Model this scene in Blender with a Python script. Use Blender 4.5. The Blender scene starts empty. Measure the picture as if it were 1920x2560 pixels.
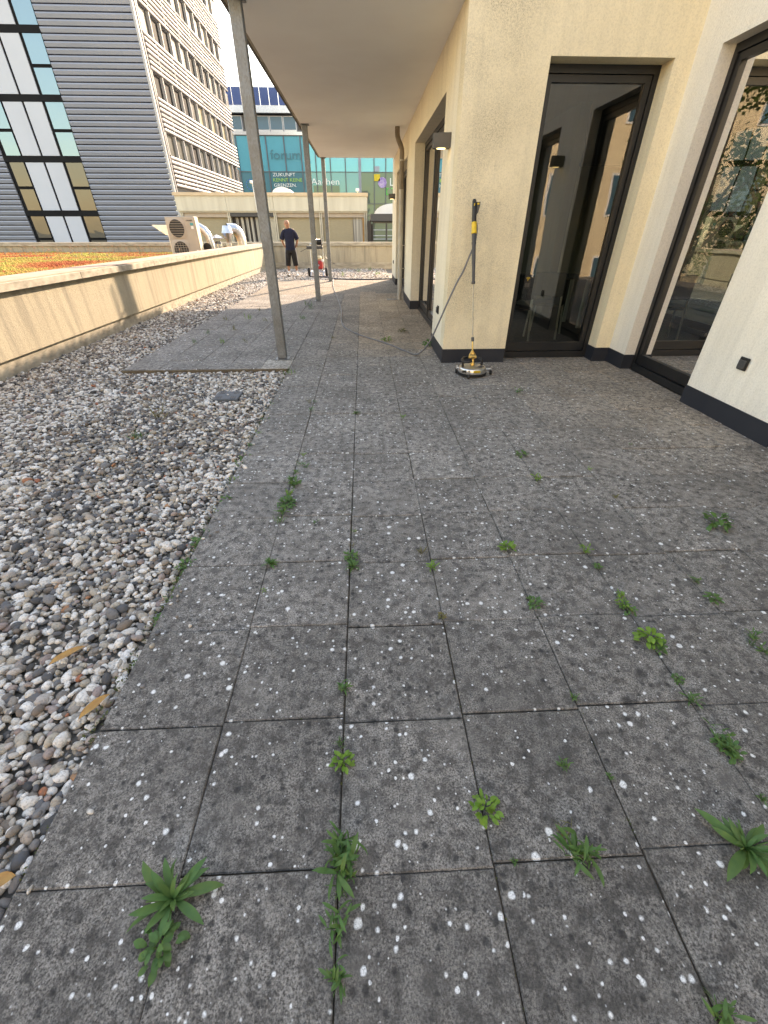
import bpy, bmesh, math, random
import numpy as np
from mathutils import Vector, Matrix, noise as mnoise

random.seed(11)
rng = np.random.default_rng(11)
R = math.radians
sc = bpy.context.scene
col = sc.collection

# ------------------------------------------------------------------ camera, sky, sun, exposure
cd = bpy.data.cameras.new('camera'); cam = bpy.data.objects.new('camera', cd); col.objects.link(cam)
cam.location = (0, 0, 1.361)
cam.rotation_euler = (R(90 - 34.428), 0, R(-2.476))
cd.sensor_fit = 'VERTICAL'; cd.sensor_height = 24.0; cd.sensor_width = 18.0
cd.lens = 1030.0 / 2560.0 * 24.0
cd.clip_start = 0.05; cd.clip_end = 2000
sc.camera = cam

SUN_EL, SUN_AZ = R(26.0), R(26.0)          # azimuth clockwise from +Y
w = bpy.data.worlds.new('World'); sc.world = w; w.use_nodes = True
wn = w.node_tree
sky = wn.nodes.new('ShaderNodeTexSky'); sky.sky_type = 'NISHITA'; sky.sun_disc = False
sky.sun_elevation = SUN_EL; sky.sun_rotation = SUN_AZ
sky.air_density = 1.4; sky.dust_density = 0.6; sky.ozone_density = 1.0; sky.altitude = 200
wn.links.new(sky.outputs[0], wn.nodes['Background'].inputs[0])
wn.nodes['Background'].inputs[1].default_value = 0.15

sd = bpy.data.lights.new('sun', 'SUN'); so = bpy.data.objects.new('sun', sd); col.objects.link(so)
sd.energy = 2.8; sd.angle = R(0.5); sd.color = (1.0, 0.93, 0.82)
sv = Vector((math.sin(SUN_AZ) * math.cos(SUN_EL), math.cos(SUN_AZ) * math.cos(SUN_EL), math.sin(SUN_EL)))
so.rotation_euler = sv.to_track_quat('Z', 'Y').to_euler(); so.location = (20, 40, 25)

vs = sc.view_settings
vs.view_transform = 'Standard'; vs.look = 'None'; vs.gamma = 1.0; vs.use_curve_mapping = False
vs.exposure = 2.25
try:
    vs.use_white_balance = True; vs.white_balance_temperature = 8700; vs.white_balance_tint = 20
except Exception:
    pass
sc.cycles.max_bounces = 8; sc.cycles.diffuse_bounces = 5; sc.cycles.glossy_bounces = 4
sc.cycles.transparent_max_bounces = 12; sc.cycles.caustics_reflective = False; sc.cycles.caustics_refractive = False
sc.cycles.use_denoising = True

# ------------------------------------------------------------------ material helpers
def N(nt, t, ins=None, **kw):
    n = nt.nodes.new(t)
    for k, v in kw.items():
        setattr(n, k, v)
    for k, v in (ins or {}).items():
        s = n.inputs[k]
        if isinstance(v, bpy.types.NodeSocket):
            nt.links.new(v, s)
        elif isinstance(v, tuple) and len(v) == 3 and s.type == 'RGBA':
            s.default_value = (*v, 1)
        else:
            s.default_value = v
    return n

def MIX(nt, f, a, b, blend='MIX'):
    n = nt.nodes.new('ShaderNodeMix'); n.data_type = 'RGBA'; n.blend_type = blend
    for i, v in ((0, f), (6, a), (7, b)):
        if isinstance(v, bpy.types.NodeSocket):
            nt.links.new(v, n.inputs[i])
        else:
            n.inputs[i].default_value = v if i == 0 else (*v, 1) if len(v) == 3 else v
    return n.outputs[2]

def MA(nt, op, a, b=0.0, c=0.0, clamp=False):
    n = nt.nodes.new('ShaderNodeMath'); n.operation = op; n.use_clamp = clamp
    for i, v in enumerate((a, b, c)):
        if isinstance(v, bpy.types.NodeSocket):
            nt.links.new(v, n.inputs[i])
        else:
            n.inputs[i].default_value = v
    return n.outputs[0]

def RAMP(nt, f, stops, interp='LINEAR'):
    n = nt.nodes.new('ShaderNodeValToRGB'); n.color_ramp.interpolation = interp
    e = n.color_ramp.elements
    while len(e) > len(stops): e.remove(e[-1])
    while len(e) < len(stops): e.new(0.5)
    for q, (p, c) in zip(e, stops):
        q.position = p; q.color = (c, c, c, 1) if isinstance(c, (int, float)) else (*c, 1)
    nt.links.new(f, n.inputs[0])
    return n.outputs[0]

def POS(nt, scale=None):
    g = nt.nodes.new('ShaderNodeNewGeometry').outputs['Position']
    if scale is None: return g
    return N(nt, 'ShaderNodeVectorMath', {0: g, 1: scale}, operation='MULTIPLY').outputs[0]

def NOISE(nt, vec, scale, detail=3, rough=0.55):
    return N(nt, 'ShaderNodeTexNoise', {'Vector': vec, 'Scale': scale, 'Detail': detail, 'Roughness': rough}).outputs[0]

def newmat(name):
    m = bpy.data.materials.new(name); m.use_nodes = True
    return m, m.node_tree, m.node_tree.nodes['Principled BSDF']

def setb(nt, b, **kw):
    for k, v in kw.items():
        k = {'color': 'Base Color', 'rough': 'Roughness', 'metal': 'Metallic', 'spec': 'Specular IOR Level', 'normal': 'Normal', 'trans': 'Transmission Weight'}.get(k, k)
        if isinstance(v, bpy.types.NodeSocket): nt.links.new(v, b.inputs[k])
        else: b.inputs[k].default_value = (*v, 1) if isinstance(v, tuple) and len(v) == 3 else v

def BUMP(nt, h, strength=0.3, dist=0.01):
    return N(nt, 'ShaderNodeBump', {'Height': h, 'Strength': strength, 'Distance': dist}).outputs[0]

def pm(name, c1, c2=None, scale=8, rough=0.6, metal=0.0, bump=0.0, bscale=60, bdist=0.004, spec=0.4, detail=4, stretch=None):
    m, nt, b = newmat(name)
    c2 = c2 or tuple(x * 0.8 for x in c1)
    p = POS(nt, stretch)
    n = NOISE(nt, p, scale, detail)
    f = RAMP(nt, n, [(0.35, 0.0), (0.68, 1.0)])
    setb(nt, b, color=MIX(nt, f, c1, c2), rough=rough, metal=metal, spec=spec)
    if bump > 0:
        setb(nt, b, normal=BUMP(nt, NOISE(nt, POS(nt), bscale, 3), bump, bdist))
    return m

# render / plaster of the terrace building
def mat_plaster(name, base, dirty=0.0, streaks=0.16):
    m, nt, b = newmat(name)
    p = POS(nt)
    big = NOISE(nt, p, 0.9, 4)
    c = MIX(nt, RAMP(nt, big, [(0.35, 0.0), (0.7, 1.0)]), base, tuple(x * 0.88 for x in base))
    fine = NOISE(nt, p, 170, 2, 0.7)
    c = MIX(nt, RAMP(nt, fine, [(0.3, 0.25), (0.5, 0.0)]), c, tuple(x * 0.6 for x in base))
    grain = NOISE(nt, p, 62, 3, 0.7)
    c = MIX(nt, RAMP(nt, grain, [(0.36, 0.32), (0.54, 0.0)]), c, tuple(x * 0.62 for x in base))
    streak = NOISE(nt, POS(nt, (9, 9, 0.7)), 1.0, 5)
    c = MIX(nt, RAMP(nt, streak, [(0.48, 0.0), (0.75, streaks)]), c, (0.22, 0.20, 0.16))
    if dirty > 0:
        sp = NOISE(nt, p, 95, 6, 0.85)
        area = NOISE(nt, p, 1.5, 4, 0.6)
        x = N(nt, 'ShaderNodeSeparateXYZ', {0: p}).outputs
        # algae keeps to the weather corner of the wall, which takes the rain
        edge = RAMP(nt, MA(nt, 'MULTIPLY', MA(nt, 'SUBTRACT', x[0], 0.9), 0.9), [(0.0, 0.55), (0.3, 1.0), (0.9, 0.12)])
        a = MA(nt, 'MULTIPLY', RAMP(nt, area, [(0.40, 0.12), (0.62, 1.0)]), edge)
        k = MA(nt, 'MULTIPLY', RAMP(nt, sp, [(0.46, 0.0), (0.64, 0.75)]), MA(nt, 'MULTIPLY', a, dirty), clamp=True)
        c = MIX(nt, MA(nt, 'MULTIPLY', a, 0.12), c, (0.34, 0.28, 0.19))
        c = MIX(nt, k, c, (0.10, 0.085, 0.06))
    h = MA(nt, 'ADD', MA(nt, 'MULTIPLY', fine, 0.4), grain)
    setb(nt, b, color=c, rough=0.92, spec=0.15, normal=BUMP(nt, h, 0.7, 0.008))
    return m

CREAM = (0.85, 0.775, 0.61)
M_wall = mat_plaster('plaster_cream', CREAM)
M_walld = mat_plaster('plaster_cream_algae', (0.87, 0.77, 0.56), 1.0)
M_wallw = mat_plaster('plaster_off_white', (0.87, 0.825, 0.73))
M_wallc = mat_plaster('plaster_pale_cream', (0.86, 0.79, 0.64))
M_soffit = pm('soffit_plaster', (0.87, 0.87, 0.85), (0.82, 0.81, 0.79), 1.1, 0.9, bump=0.3, bscale=90)
M_plinth = pm('anthracite_plinth', (0.014, 0.017, 0.025), (0.02, 0.023, 0.031), 3, 0.55, spec=0.4)
M_frame = pm('anthracite_frame', (0.010, 0.0105, 0.012), (0.014, 0.0145, 0.016), 4, 0.38, spec=0.5)
M_black = pm('black_plastic', (0.012, 0.012, 0.013), (0.02, 0.02, 0.02), 20, 0.45)
M_dgrey = pm('dark_grey_plastic', (0.045, 0.047, 0.05), (0.06, 0.06, 0.062), 20, 0.5)
M_lampb = pm('lamp_housing', (0.06, 0.058, 0.055), (0.075, 0.07, 0.065), 8, 0.45, metal=0.2)
M_yellow = pm('yellow_plastic', (0.72, 0.49, 0.03), (0.55, 0.36, 0.03), 60, 0.45)
M_brass = pm('brass', (0.62, 0.42, 0.15), (0.5, 0.32, 0.1), 50, 0.32, metal=0.9)
M_steel = pm('bright_steel', (0.62, 0.61, 0.6), (0.5, 0.49, 0.48), 30, 0.28, metal=0.95)
M_shaft = pm('worn_steel', (0.36, 0.33, 0.28), (0.26, 0.235, 0.20), 40, 0.4, metal=0.8)
M_zinc = pm('zinc_sheet', (0.62, 0.64, 0.66), (0.48, 0.5, 0.52), 9, 0.3, metal=0.85)
M_copper = pm('weathered_pipe', (0.23, 0.19, 0.15), (0.12, 0.10, 0.08), 7, 0.6, metal=0.3, stretch=(1, 1, 0.4))
M_pipe = pm('grey_pipe', (0.42, 0.40, 0.36), (0.3, 0.28, 0.25), 9, 0.55, metal=0.3, stretch=(1, 1, 0.4))
M_white = pm('white_paint', (0.78, 0.77, 0.74), (0.7, 0.69, 0.66), 3, 0.5)
M_hose = pm('grey_hose', (0.13, 0.13, 0.14), (0.17, 0.17, 0.175), 10, 0.5)
M_hose2 = pm('blue_black_hose', (0.02, 0.025, 0.045), (0.03, 0.035, 0.055), 10, 0.45)
M_rubber = pm('rubber', (0.02, 0.02, 0.02), (0.03, 0.03, 0.03), 30, 0.8)
M_red = pm('red_paint', (0.42, 0.03, 0.035), (0.33, 0.02, 0.025), 20, 0.4)
M_beigep = pm('beige_plastic', (0.62, 0.52, 0.33), (0.5, 0.42, 0.27), 20, 0.5)
M_soil = pm('joint_soil', (0.035, 0.026, 0.018), (0.055, 0.045, 0.03), 40, 0.95, bump=0.5)
M_gbed = pm('gravel_fines', (0.13, 0.12, 0.10), (0.20, 0.18, 0.155), 60, 0.95, bump=0.8, bscale=160)
M_parapet = mat_plaster('parapet_render', (0.43, 0.385, 0.29), 0.0, 0.85)
M_coping = pm('concrete_coping', (0.43, 0.39, 0.31), (0.25, 0.225, 0.175), 3, 0.85, bump=0.3, bscale=90, stretch=(1, 2.5, 4))
M_copetop = pm('coping_top_stone', (0.34, 0.24, 0.18), (0.44, 0.33, 0.25), 5, 0.9, bump=0.3)
M_fascia = pm('dark_fascia', (0.045, 0.04, 0.036), (0.06, 0.052, 0.045), 4, 0.6)
M_sheet = pm('roof_sheet', (0.35, 0.36, 0.37), (0.28, 0.29, 0.3), 4, 0.45, metal=0.5)
M_floor = pm('indoor_floor', (0.07, 0.06, 0.05), (0.05, 0.045, 0.04), 3, 0.45)
M_inwall = pm('indoor_wall', (0.22, 0.21, 0.19), (0.19, 0.18, 0.165), 2, 0.8)
M_drape = pm('moss_beige_drape', (0.46, 0.42, 0.30), (0.36, 0.36, 0.27), 2, 0.9)
M_skin = pm('skin', (0.42, 0.22, 0.14), (0.36, 0.18, 0.11), 12, 0.55)
M_lip = pm('lip', (0.26, 0.10, 0.08), (0.22, 0.08, 0.06), 12, 0.5)
M_shirt = pm('navy_cotton', (0.008, 0.010, 0.028), (0.014, 0.016, 0.036), 14, 0.9)
M_shorts = pm('black_cotton', (0.012, 0.011, 0.010), (0.02, 0.018, 0.016), 14, 0.9)
M_stripe = pm('grey_stripe', (0.28, 0.29, 0.31), (0.22, 0.23, 0.25), 14, 0.9)
M_sock = pm('white_cotton', (0.8, 0.78, 0.74), (0.7, 0.68, 0.64), 14, 0.9)
M_edge = pm('edging_rust', (0.10, 0.075, 0.05), (0.14, 0.11, 0.07), 20, 0.8)
M_leafdry = pm('dry_leaf', (0.42, 0.24, 0.07), (0.3, 0.15, 0.05), 30, 0.7)

def mat_galv():
    m, nt, b = newmat('galvanised_steel')
    p = POS(nt, (1, 1, 0.6))
    v = N(nt, 'ShaderNodeTexVoronoi', {'Vector': p, 'Scale': 75.0}).outputs['Color']
    g = N(nt, 'ShaderNodeSeparateColor', {0: v}).outputs[0]
    n = NOISE(nt, POS(nt), 6, 5)
    c = MIX(nt, g, (0.15, 0.165, 0.175), (0.23, 0.25, 0.265))
    c = MIX(nt, RAMP(nt, n, [(0.4, 0.0), (0.75, 0.55)]), c, (0.11, 0.105, 0.095))
    setb(nt, b, color=c, rough=MA(nt, 'ADD', MA(nt, 'MULTIPLY', g, 0.2), 0.42), metal=0.55)
    return m
M_galv = mat_galv()

def mat_slab():
    m, nt, b = newmat('concrete_slab')
    p = POS(nt)
    oi = N(nt, 'ShaderNodeObjectInfo')
    tint, amount = oi.outputs['Color'], oi.outputs['Alpha']
    fine = NOISE(nt, p, 190, 4, 0.8)
    c = MIX(nt, RAMP(nt, fine, [(0.38, 0.0), (0.62, 1.0)]), (0.058, 0.053, 0.048), (0.50, 0.46, 0.405))
    mid = NOISE(nt, p, 22, 6, 0.7)
    c = MIX(nt, RAMP(nt, mid, [(0.40, 0.75), (0.56, 0.0)]), c, (0.060, 0.055, 0.050))
    big = NOISE(nt, p, 2.1, 6, 0.65)
    c = MIX(nt, RAMP(nt, big, [(0.38, 0.5), (0.60, 0.0)]), c, (0.105, 0.096, 0.085))
    pale = NOISE(nt, N(nt, 'ShaderNodeVectorMath', {0: p, 1: (7.3, 2.1, 0)}, operation='ADD').outputs[0], 3.4, 6, 0.7)
    c = MIX(nt, RAMP(nt, pale, [(0.54, 0.0), (0.72, 0.42)]), c, (0.34, 0.31, 0.27))
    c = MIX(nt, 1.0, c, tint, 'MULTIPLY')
    warp = N(nt, 'ShaderNodeTexNoise', {'Vector': p, 'Scale': 55.0, 'Detail': 3.0}).outputs['Color']
    wp = N(nt, 'ShaderNodeVectorMath', {0: N(nt, 'ShaderNodeVectorMath', {0: warp, 1: (0.009, 0.009, 0)}, operation='MULTIPLY').outputs[0], 1: p}, operation='ADD').outputs[0]
    def spots(scale, gate, size, soft):
        v = N(nt, 'ShaderNodeTexVoronoi', {'Vector': wp, 'Scale': scale, 'Randomness': 1.0}, voronoi_dimensions='2D')
        cs = N(nt, 'ShaderNodeSeparateColor', {0: v.outputs['Color']}).outputs
        # the share of cells that carry a spot follows the slab's lichen amount and drifts over the terrace
        drift = MA(nt, 'MAXIMUM', MA(nt, 'ADD', MA(nt, 'MULTIPLY', NOISE(nt, p, 2.6, 3), 2.2), -0.22), 0.2)
        on = MA(nt, 'LESS_THAN', cs[0], MA(nt, 'MULTIPLY', MA(nt, 'MULTIPLY', amount, gate), drift))
        rad = MA(nt, 'MULTIPLY', MA(nt, 'ADD', MA(nt, 'MULTIPLY', MA(nt, 'POWER', cs[1], 2.0), 0.8), 0.25), size)
        d = MA(nt, 'SUBTRACT', rad, v.outputs['Distance'])
        return MA(nt, 'MULTIPLY', MA(nt, 'DIVIDE', d, soft, clamp=True), on)
    dk = spots(32.0, 0.62, 0.38, 0.22)
    c = MIX(nt, MA(nt, 'MULTIPLY', dk, 0.70), c, (0.022, 0.022, 0.022))
    dk2 = spots(9.0, 0.20, 0.22, 0.10)
    c = MIX(nt, MA(nt, 'MULTIPLY', dk2, 0.55), c, (0.022, 0.022, 0.022))
    wh = MA(nt, 'MAXIMUM', MA(nt, 'MAXIMUM', spots(19.0, 0.20, 0.23, 0.09), spots(27.0, 0.22, 0.26, 0.11)), spots(47.0, 0.13, 0.30, 0.10))
    flake = RAMP(nt, NOISE(nt, p, 330, 3, 0.75), [(0.34, 0.25), (0.52, 1.0)])
    c = MIX(nt, MA(nt, 'MULTIPLY', wh, flake), c, (0.76, 0.76, 0.73))
    setb(nt, b, color=c, rough=0.88, spec=0.25, normal=BUMP(nt, fine, 0.5, 0.0025))
    return m
M_slab = mat_slab()

def mat_pebble():
    m, nt, b = newmat('pebble_stone')
    t = N(nt, 'ShaderNodeAttribute', attribute_name='tone', attribute_type='INSTANCER').outputs['Fac']
    c = RAMP(nt, t, [(0.0, (0.045, 0.044, 0.043)), (0.14, (0.11, 0.11, 0.115)), (0.26, (0.20, 0.19, 0.18)), (0.36, (0.17, 0.13, 0.10)),
                     (0.44, (0.33, 0.30, 0.26)), (0.55, (0.42, 0.36, 0.28)), (0.60, (0.28, 0.21, 0.19)), (0.66, (0.52, 0.48, 0.42)), (0.80, (0.64, 0.60, 0.54)),
                     (0.985, (0.74, 0.71, 0.66)), (0.990, (0.36, 0.23, 0.12)), (0.997, (0.36, 0.13, 0.07))])
    p = N(nt, 'ShaderNodeTexCoord').outputs['Object']
    n = NOISE(nt, POS(nt), 110, 5, 0.7)
    c = MIX(nt, RAMP(nt, n, [(0.34, 0.6), (0.52, 0.0)]), c, (0.10, 0.09, 0.075))
    setb(nt, b, color=c, rough=0.78, spec=0.3, normal=BUMP(nt, n, 0.35, 0.003))
    return m
M_pebble = mat_pebble()

def mat_sedum():
    m, nt, b = newmat('sedum_leaf')
    t = N(nt, 'ShaderNodeAttribute', attribute_name='tone', attribute_type='INSTANCER').outputs['Fac']
    c = RAMP(nt, t, [(0.0, (0.36, 0.07, 0.03)), (0.3, (0.50, 0.15, 0.05)), (0.48, (0.50, 0.23, 0.08)), (0.60, (0.46, 0.34, 0.08)), (0.85, (0.40, 0.36, 0.08)), (1.0, (0.26, 0.30, 0.05))])
    n = NOISE(nt, POS(nt), 60, 4, 0.7)
    c = MIX(nt, RAMP(nt, n, [(0.3, 0.6), (0.55, 0.0)]), c, (0.10, 0.045, 0.012))
    setb(nt, b, color=c, rough=0.8, spec=0.2)
    return m
M_sedum = mat_sedum()

def mat_leaf(name, a, c2):
    m, nt, b = newmat(name)
    n = NOISE(nt, POS(nt), 40, 3)
    r = N(nt, 'ShaderNodeObjectInfo').outputs['Random']
    c = MIX(nt, RAMP(nt, n, [(0.3, 0.0), (0.7, 1.0)]), a, c2)
    c = MIX(nt, MA(nt, 'MULTIPLY', r, 0.35), c, (0.10, 0.12, 0.03))
    setb(nt, b, color=c, rough=0.55, spec=0.35)
    tr = N(nt, 'ShaderNodeBsdfTranslucent', {'Color': (a[0] * 1.2, a[1] * 1.3, a[2] * 0.6, 1)})
    mx = N(nt, 'ShaderNodeMixShader', {0: 0.22, 1: b.outputs[0], 2: tr.outputs[0]})
    nt.links.new(mx.outputs[0], nt.nodes['Material Output'].inputs[0])
    return m
M_leafA = mat_leaf('weed_leaf_blue_green', (0.055, 0.145, 0.042), (0.095, 0.20, 0.05))
M_leafB = mat_leaf('weed_leaf_yellow_green', (0.11, 0.24, 0.03), (0.18, 0.32, 0.04))
M_leafC = mat_leaf('weed_leaf_dry', (0.12, 0.13, 0.04), (0.20, 0.14, 0.06))
M_moss = mat_leaf('joint_moss', (0.045, 0.075, 0.02), (0.10, 0.085, 0.04))
M_leafT = mat_leaf('tree_leaf', (0.05, 0.10, 0.025), (0.08, 0.13, 0.03))

def mat_glass(name, tint, fac=1.6, refl=(1, 1, 1), base=0.04, wavy=0.0):
    m, nt, b = newmat(name)
    nt.nodes.remove(b)
    lw = N(nt, 'ShaderNodeFresnel', {'IOR': 1.5})
    gl = N(nt, 'ShaderNodeBsdfGlossy', {'Color': (*refl, 1), 'Roughness': 0.0})
    if wavy > 0:
        h = NOISE(nt, POS(nt), 2.2, 1)
        nb = BUMP(nt, h, wavy, 0.02)
        nt.links.new(nb, gl.inputs['Normal'])
    trn = N(nt, 'ShaderNodeBsdfTransparent', {'Color': (*tint, 1)})
    f = MA(nt, 'ADD', MA(nt, 'MULTIPLY', lw.outputs[0], fac), base, clamp=True)
    mx = N(nt, 'ShaderNodeMixShader', {0: f, 1: trn.outputs[0], 2: gl.outputs[0]})
    nt.links.new(mx.outputs[0], nt.nodes['Material Output'].inputs[0])
    return m
M_glass = mat_glass('door_glass', (0.36, 0.40, 0.37), 1.5, base=0.035, wavy=0.03)
M_glassf = mat_glass('window_glass', (0.35, 0.4, 0.4), 2.0, base=0.12)

def mat_mirrorglass(name, body, refl, fac, wav=0.1):
    m, nt, b = newmat(name)
    n = NOISE(nt, POS(nt), 0.5, 4)
    setb(nt, b, color=MIX(nt, n, body, tuple(x * 0.75 for x in body)), rough=0.4)
    gl = N(nt, 'ShaderNodeBsdfGlossy', {'Color': (*refl, 1), 'Roughness': 0.01})
    nt.links.new(BUMP(nt, NOISE(nt, POS(nt), 0.9, 1), wav, 0.05), gl.inputs['Normal'])
    mx = N(nt, 'ShaderNodeMixShader', {0: fac, 1: b.outputs[0], 2: gl.outputs[0]})
    nt.links.new(mx.outputs[0], nt.nodes['Material Output'].inputs[0])
    return m
M_turq = mat_mirrorglass('turquoise_glass', (0.035, 0.34, 0.44), (0.30, 0.80, 0.95), 0.09)
M_turql = mat_mirrorglass('turquoise_glass_low', (0.03, 0.18, 0.23), (0.35, 0.75, 0.85), 0.08)
M_turqd = mat_mirrorglass('dark_green_glass', (0.02, 0.055, 0.045), (0.4, 0.62, 0.55), 0.06)
M_tglass = mat_mirrorglass('tower_glass', (0.06, 0.15, 0.21), (0.45, 0.64, 0.78), 0.13)
M_tglassd = mat_mirrorglass('tower_glass_dark', (0.035, 0.032, 0.026), (0.6, 0.6, 0.55), 0.05)
M_tglassb = pm('tower_blind_tan', (0.30, 0.24, 0.14), (0.2, 0.17, 0.11), 1.2, 0.4)

M_clad = pm('grey_cladding', (0.25, 0.27, 0.325), (0.225, 0.245, 0.295), 0.6, 0.5, metal=0.25, stretch=(0.4, 1, 3))
M_cladd = pm('cladding_joint', (0.12, 0.124, 0.14), (0.11, 0.113, 0.13), 1, 0.6)
M_tframe = pm('tower_frame', (0.007, 0.0075, 0.009), (0.010, 0.0105, 0.012), 1, 0.7, spec=0.12)
M_tpanel = pm('tower_white_panel', (0.44, 0.47, 0.53), (0.41, 0.44, 0.50), 0.4, 0.6)
M_louver = pm('white_louver', (0.40, 0.395, 0.40), (0.33, 0.325, 0.33), 0.7, 0.5)
M_louverb = pm('facade_behind_louver', (0.16, 0.15, 0.155), (0.12, 0.115, 0.12), 0.5, 0.8)
M_lowfas = pm('low_fascia_panel', (0.60, 0.56, 0.45), (0.50, 0.46, 0.36), 1.2, 0.8, stretch=(3.0, 1, 0.35))
M_lowcop = pm('low_coping', (0.62, 0.48, 0.32), (0.55, 0.42, 0.28), 2, 0.7)
M_lowcol = pm('low_column', (0.52, 0.48, 0.38), (0.42, 0.38, 0.30), 4, 0.7)
M_blind = pm('beige_blind', (0.36, 0.31, 0.21), (0.32, 0.275, 0.185), 6, 0.8, stretch=(1, 1, 6))
M_rollbox = pm('blind_box', (0.42, 0.35, 0.28), (0.36, 0.30, 0.24), 4, 0.7)
M_wood = pm('wood_strip', (0.42, 0.24, 0.09), (0.34, 0.19, 0.07), 8, 0.6)
M_curt = pm('pale_curtain', (0.50, 0.47, 0.40), (0.16, 0.15, 0.14), 3.0, 0.9, stretch=(4, 1, 0.1))
M_bluepan = pm('blue_solar_panel', (0.03, 0.065, 0.19), (0.04, 0.08, 0.23), 0.6, 0.35)
M_ac = pm('ac_beige_metal', (0.42, 0.36, 0.29), (0.37, 0.315, 0.255), 3, 0.55)
M_acl = pm('ac_pale_metal', (0.66, 0.60, 0.46), (0.60, 0.55, 0.42), 3, 0.5)
M_green = pm('bright_green', (0.06, 0.5, 0.08), (0.05, 0.42, 0.07), 3, 0.6)
M_lime = pm('lime_print', (0.35, 0.6, 0.12), (0.3, 0.55, 0.1), 1, 0.7)
M_purple = pm('purple_print', (0.22, 0.12, 0.42), (0.55, 0.45, 0.62), 3, 0.7)
M_yprint = pm('yellow_print', (0.7, 0.52, 0.04), (0.6, 0.45, 0.04), 2, 0.7)
M_gprint = pm('grey_print', (0.35, 0.40, 0.45), (0.3, 0.35, 0.4), 2, 0.7)
M_bprint = pm('blue_print', (0.05, 0.16, 0.5), (0.06, 0.2, 0.55), 2, 0.7)
M_wprint = pm('white_print', (0.8, 0.82, 0.8), (0.74, 0.76, 0.74), 2, 0.7)
M_tprint = pm('teal_print', (0.05, 0.27, 0.29), (0.06, 0.3, 0.32), 2, 0.7)
M_rear = pm('rear_cream_render', (0.82, 0.68, 0.45), (0.66, 0.54, 0.36), 0.9, 0.9, stretch=(1, 1, .6))
M_rear2 = pm('pale_stone_front', (0.50, 0.49, 0.48), (0.30, 0.29, 0.28), 0.8, 0.9)
M_ground = pm('street_ground', (0.10, 0.10, 0.095), (0.07, 0.07, 0.065), 0.2, 0.95)
M_deck = pm('roof_deck', (0.14, 0.10, 0.07), (0.10, 0.07, 0.05), 2, 0.95)
M_bark = pm('bark', (0.09, 0.065, 0.045), (0.06, 0.045, 0.03), 8, 0.9)
M_stalk = pm('dry_stalk', (0.38, 0.28, 0.2), (0.3, 0.2, 0.14), 20, 0.9)

# ------------------------------------------------------------------ mesh helpers
WL = {}

class MB:
    def __init__(s): s.v = []; s.f = []
    def add(s, v, f):
        k = len(s.v); s.v += [tuple(q) for q in v]; s.f += [tuple(i + k for i in q) for q in f]; return s
    def box(s, x0, x1, y0, y1, z0, z1):
        return s.add([(x0, y0, z0), (x1, y0, z0), (x1, y1, z0), (x0, y1, z0), (x0, y0, z1), (x1, y0, z1), (x1, y1, z1), (x0, y1, z1)],
                     [(0, 3, 2, 1), (4, 5, 6, 7), (0, 1, 5, 4), (1, 2, 6, 5), (2, 3, 7, 6), (3, 0, 4, 7)])
    def cbox(s, x0, x1, y0, y1, z0, z1, c):
        xs, ys, zs = (x0, x1), (y0, y1), (z0, z1)
        bm = bmesh.new(); bmesh.ops.create_cube(bm, size=1)
        for v in bm.verts:
            v.co = (xs[v.co.x > 0], ys[v.co.y > 0], zs[v.co.z > 0])
        bmesh.ops.bevel(bm, geom=bm.edges[:], offset=c, segments=1, affect='EDGES')
        bm.verts.index_update()
        s.add([v.co[:] for v in bm.verts], [[v.index for v in f.verts] for f in bm.faces]); bm.free(); return s
    def tube(s, path, r, n=10, caps=True):
        P = [Vector(q) for q in path]; rs = r if isinstance(r, (list, tuple)) else [r] * len(P)
        k = len(s.v); up = Vector((0, 0, 1)); prev = None
        for i, q in enumerate(P):
            t = (P[min(i + 1, len(P) - 1)] - P[max(i - 1, 0)]).normalized()
            if prev is None:
                a = up if abs(t.z) < 0.9 else Vector((0, 1, 0))
                e = t.cross(a).normalized()
            else:
                e = (prev - t * prev.dot(t)).normalized()
            prev = e; f = t.cross(e)
            for j in range(n):
                an = 2 * math.pi * j / n
                s.v.append(tuple(q + (e * math.cos(an) + f * math.sin(an)) * rs[i]))
        for i in range(len(P) - 1):
            for j in range(n):
                a = k + i * n + j; b = k + i * n + (j + 1) % n
                s.f.append((a, b, b + n, a + n))
        if caps:
            s.f.append(tuple(k + j for j in reversed(range(n)))); s.f.append(tuple(k + (len(P) - 1) * n + j for j in range(n)))
        return s
    def lathe(s, prof, c=(0, 0, 0), n=24, axis='z'):
        k = len(s.v)
        for (r, h) in prof:
            for j in range(n):
                an = 2 * math.pi * j / n; a, b = r * math.cos(an), r * math.sin(an)
                q = {'z': (a, b, h), 'x': (h, a, b), 'y': (a, h, b)}[axis]
                s.v.append((q[0] + c[0], q[1] + c[1], q[2] + c[2]))
        for i in range(len(prof) - 1):
            for j in range(n):
                a = k + i * n + j; b = k + i * n + (j + 1) % n
                s.f.append((a, b, b + n, a + n))
        s.f.append(tuple(k + j for j in reversed(range(n)))); s.f.append(tuple(k + (len(prof) - 1) * n + j for j in range(n)))
        return s
    def prism(s, poly, y0, y1, plane='xz'):
        n = len(poly); k = len(s.v)
        for y in (y0, y1):
            for a, b in poly:
                s.v.append({'xz': (a, y, b), 'yz': (y, a, b), 'xy': (a, b, y)}[plane])
        s.f.append(tuple(k + i for i in range(n))); s.f.append(tuple(k + n + i for i in reversed(range(n))))
        for i in range(n):
            j = (i + 1) % n; s.f.append((k + j, k + i, k + n + i, k + n + j))
        return s

def link(o, parent=None):
    col.objects.link(o)
    if parent is not None: o.parent = parent
    return o

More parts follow.
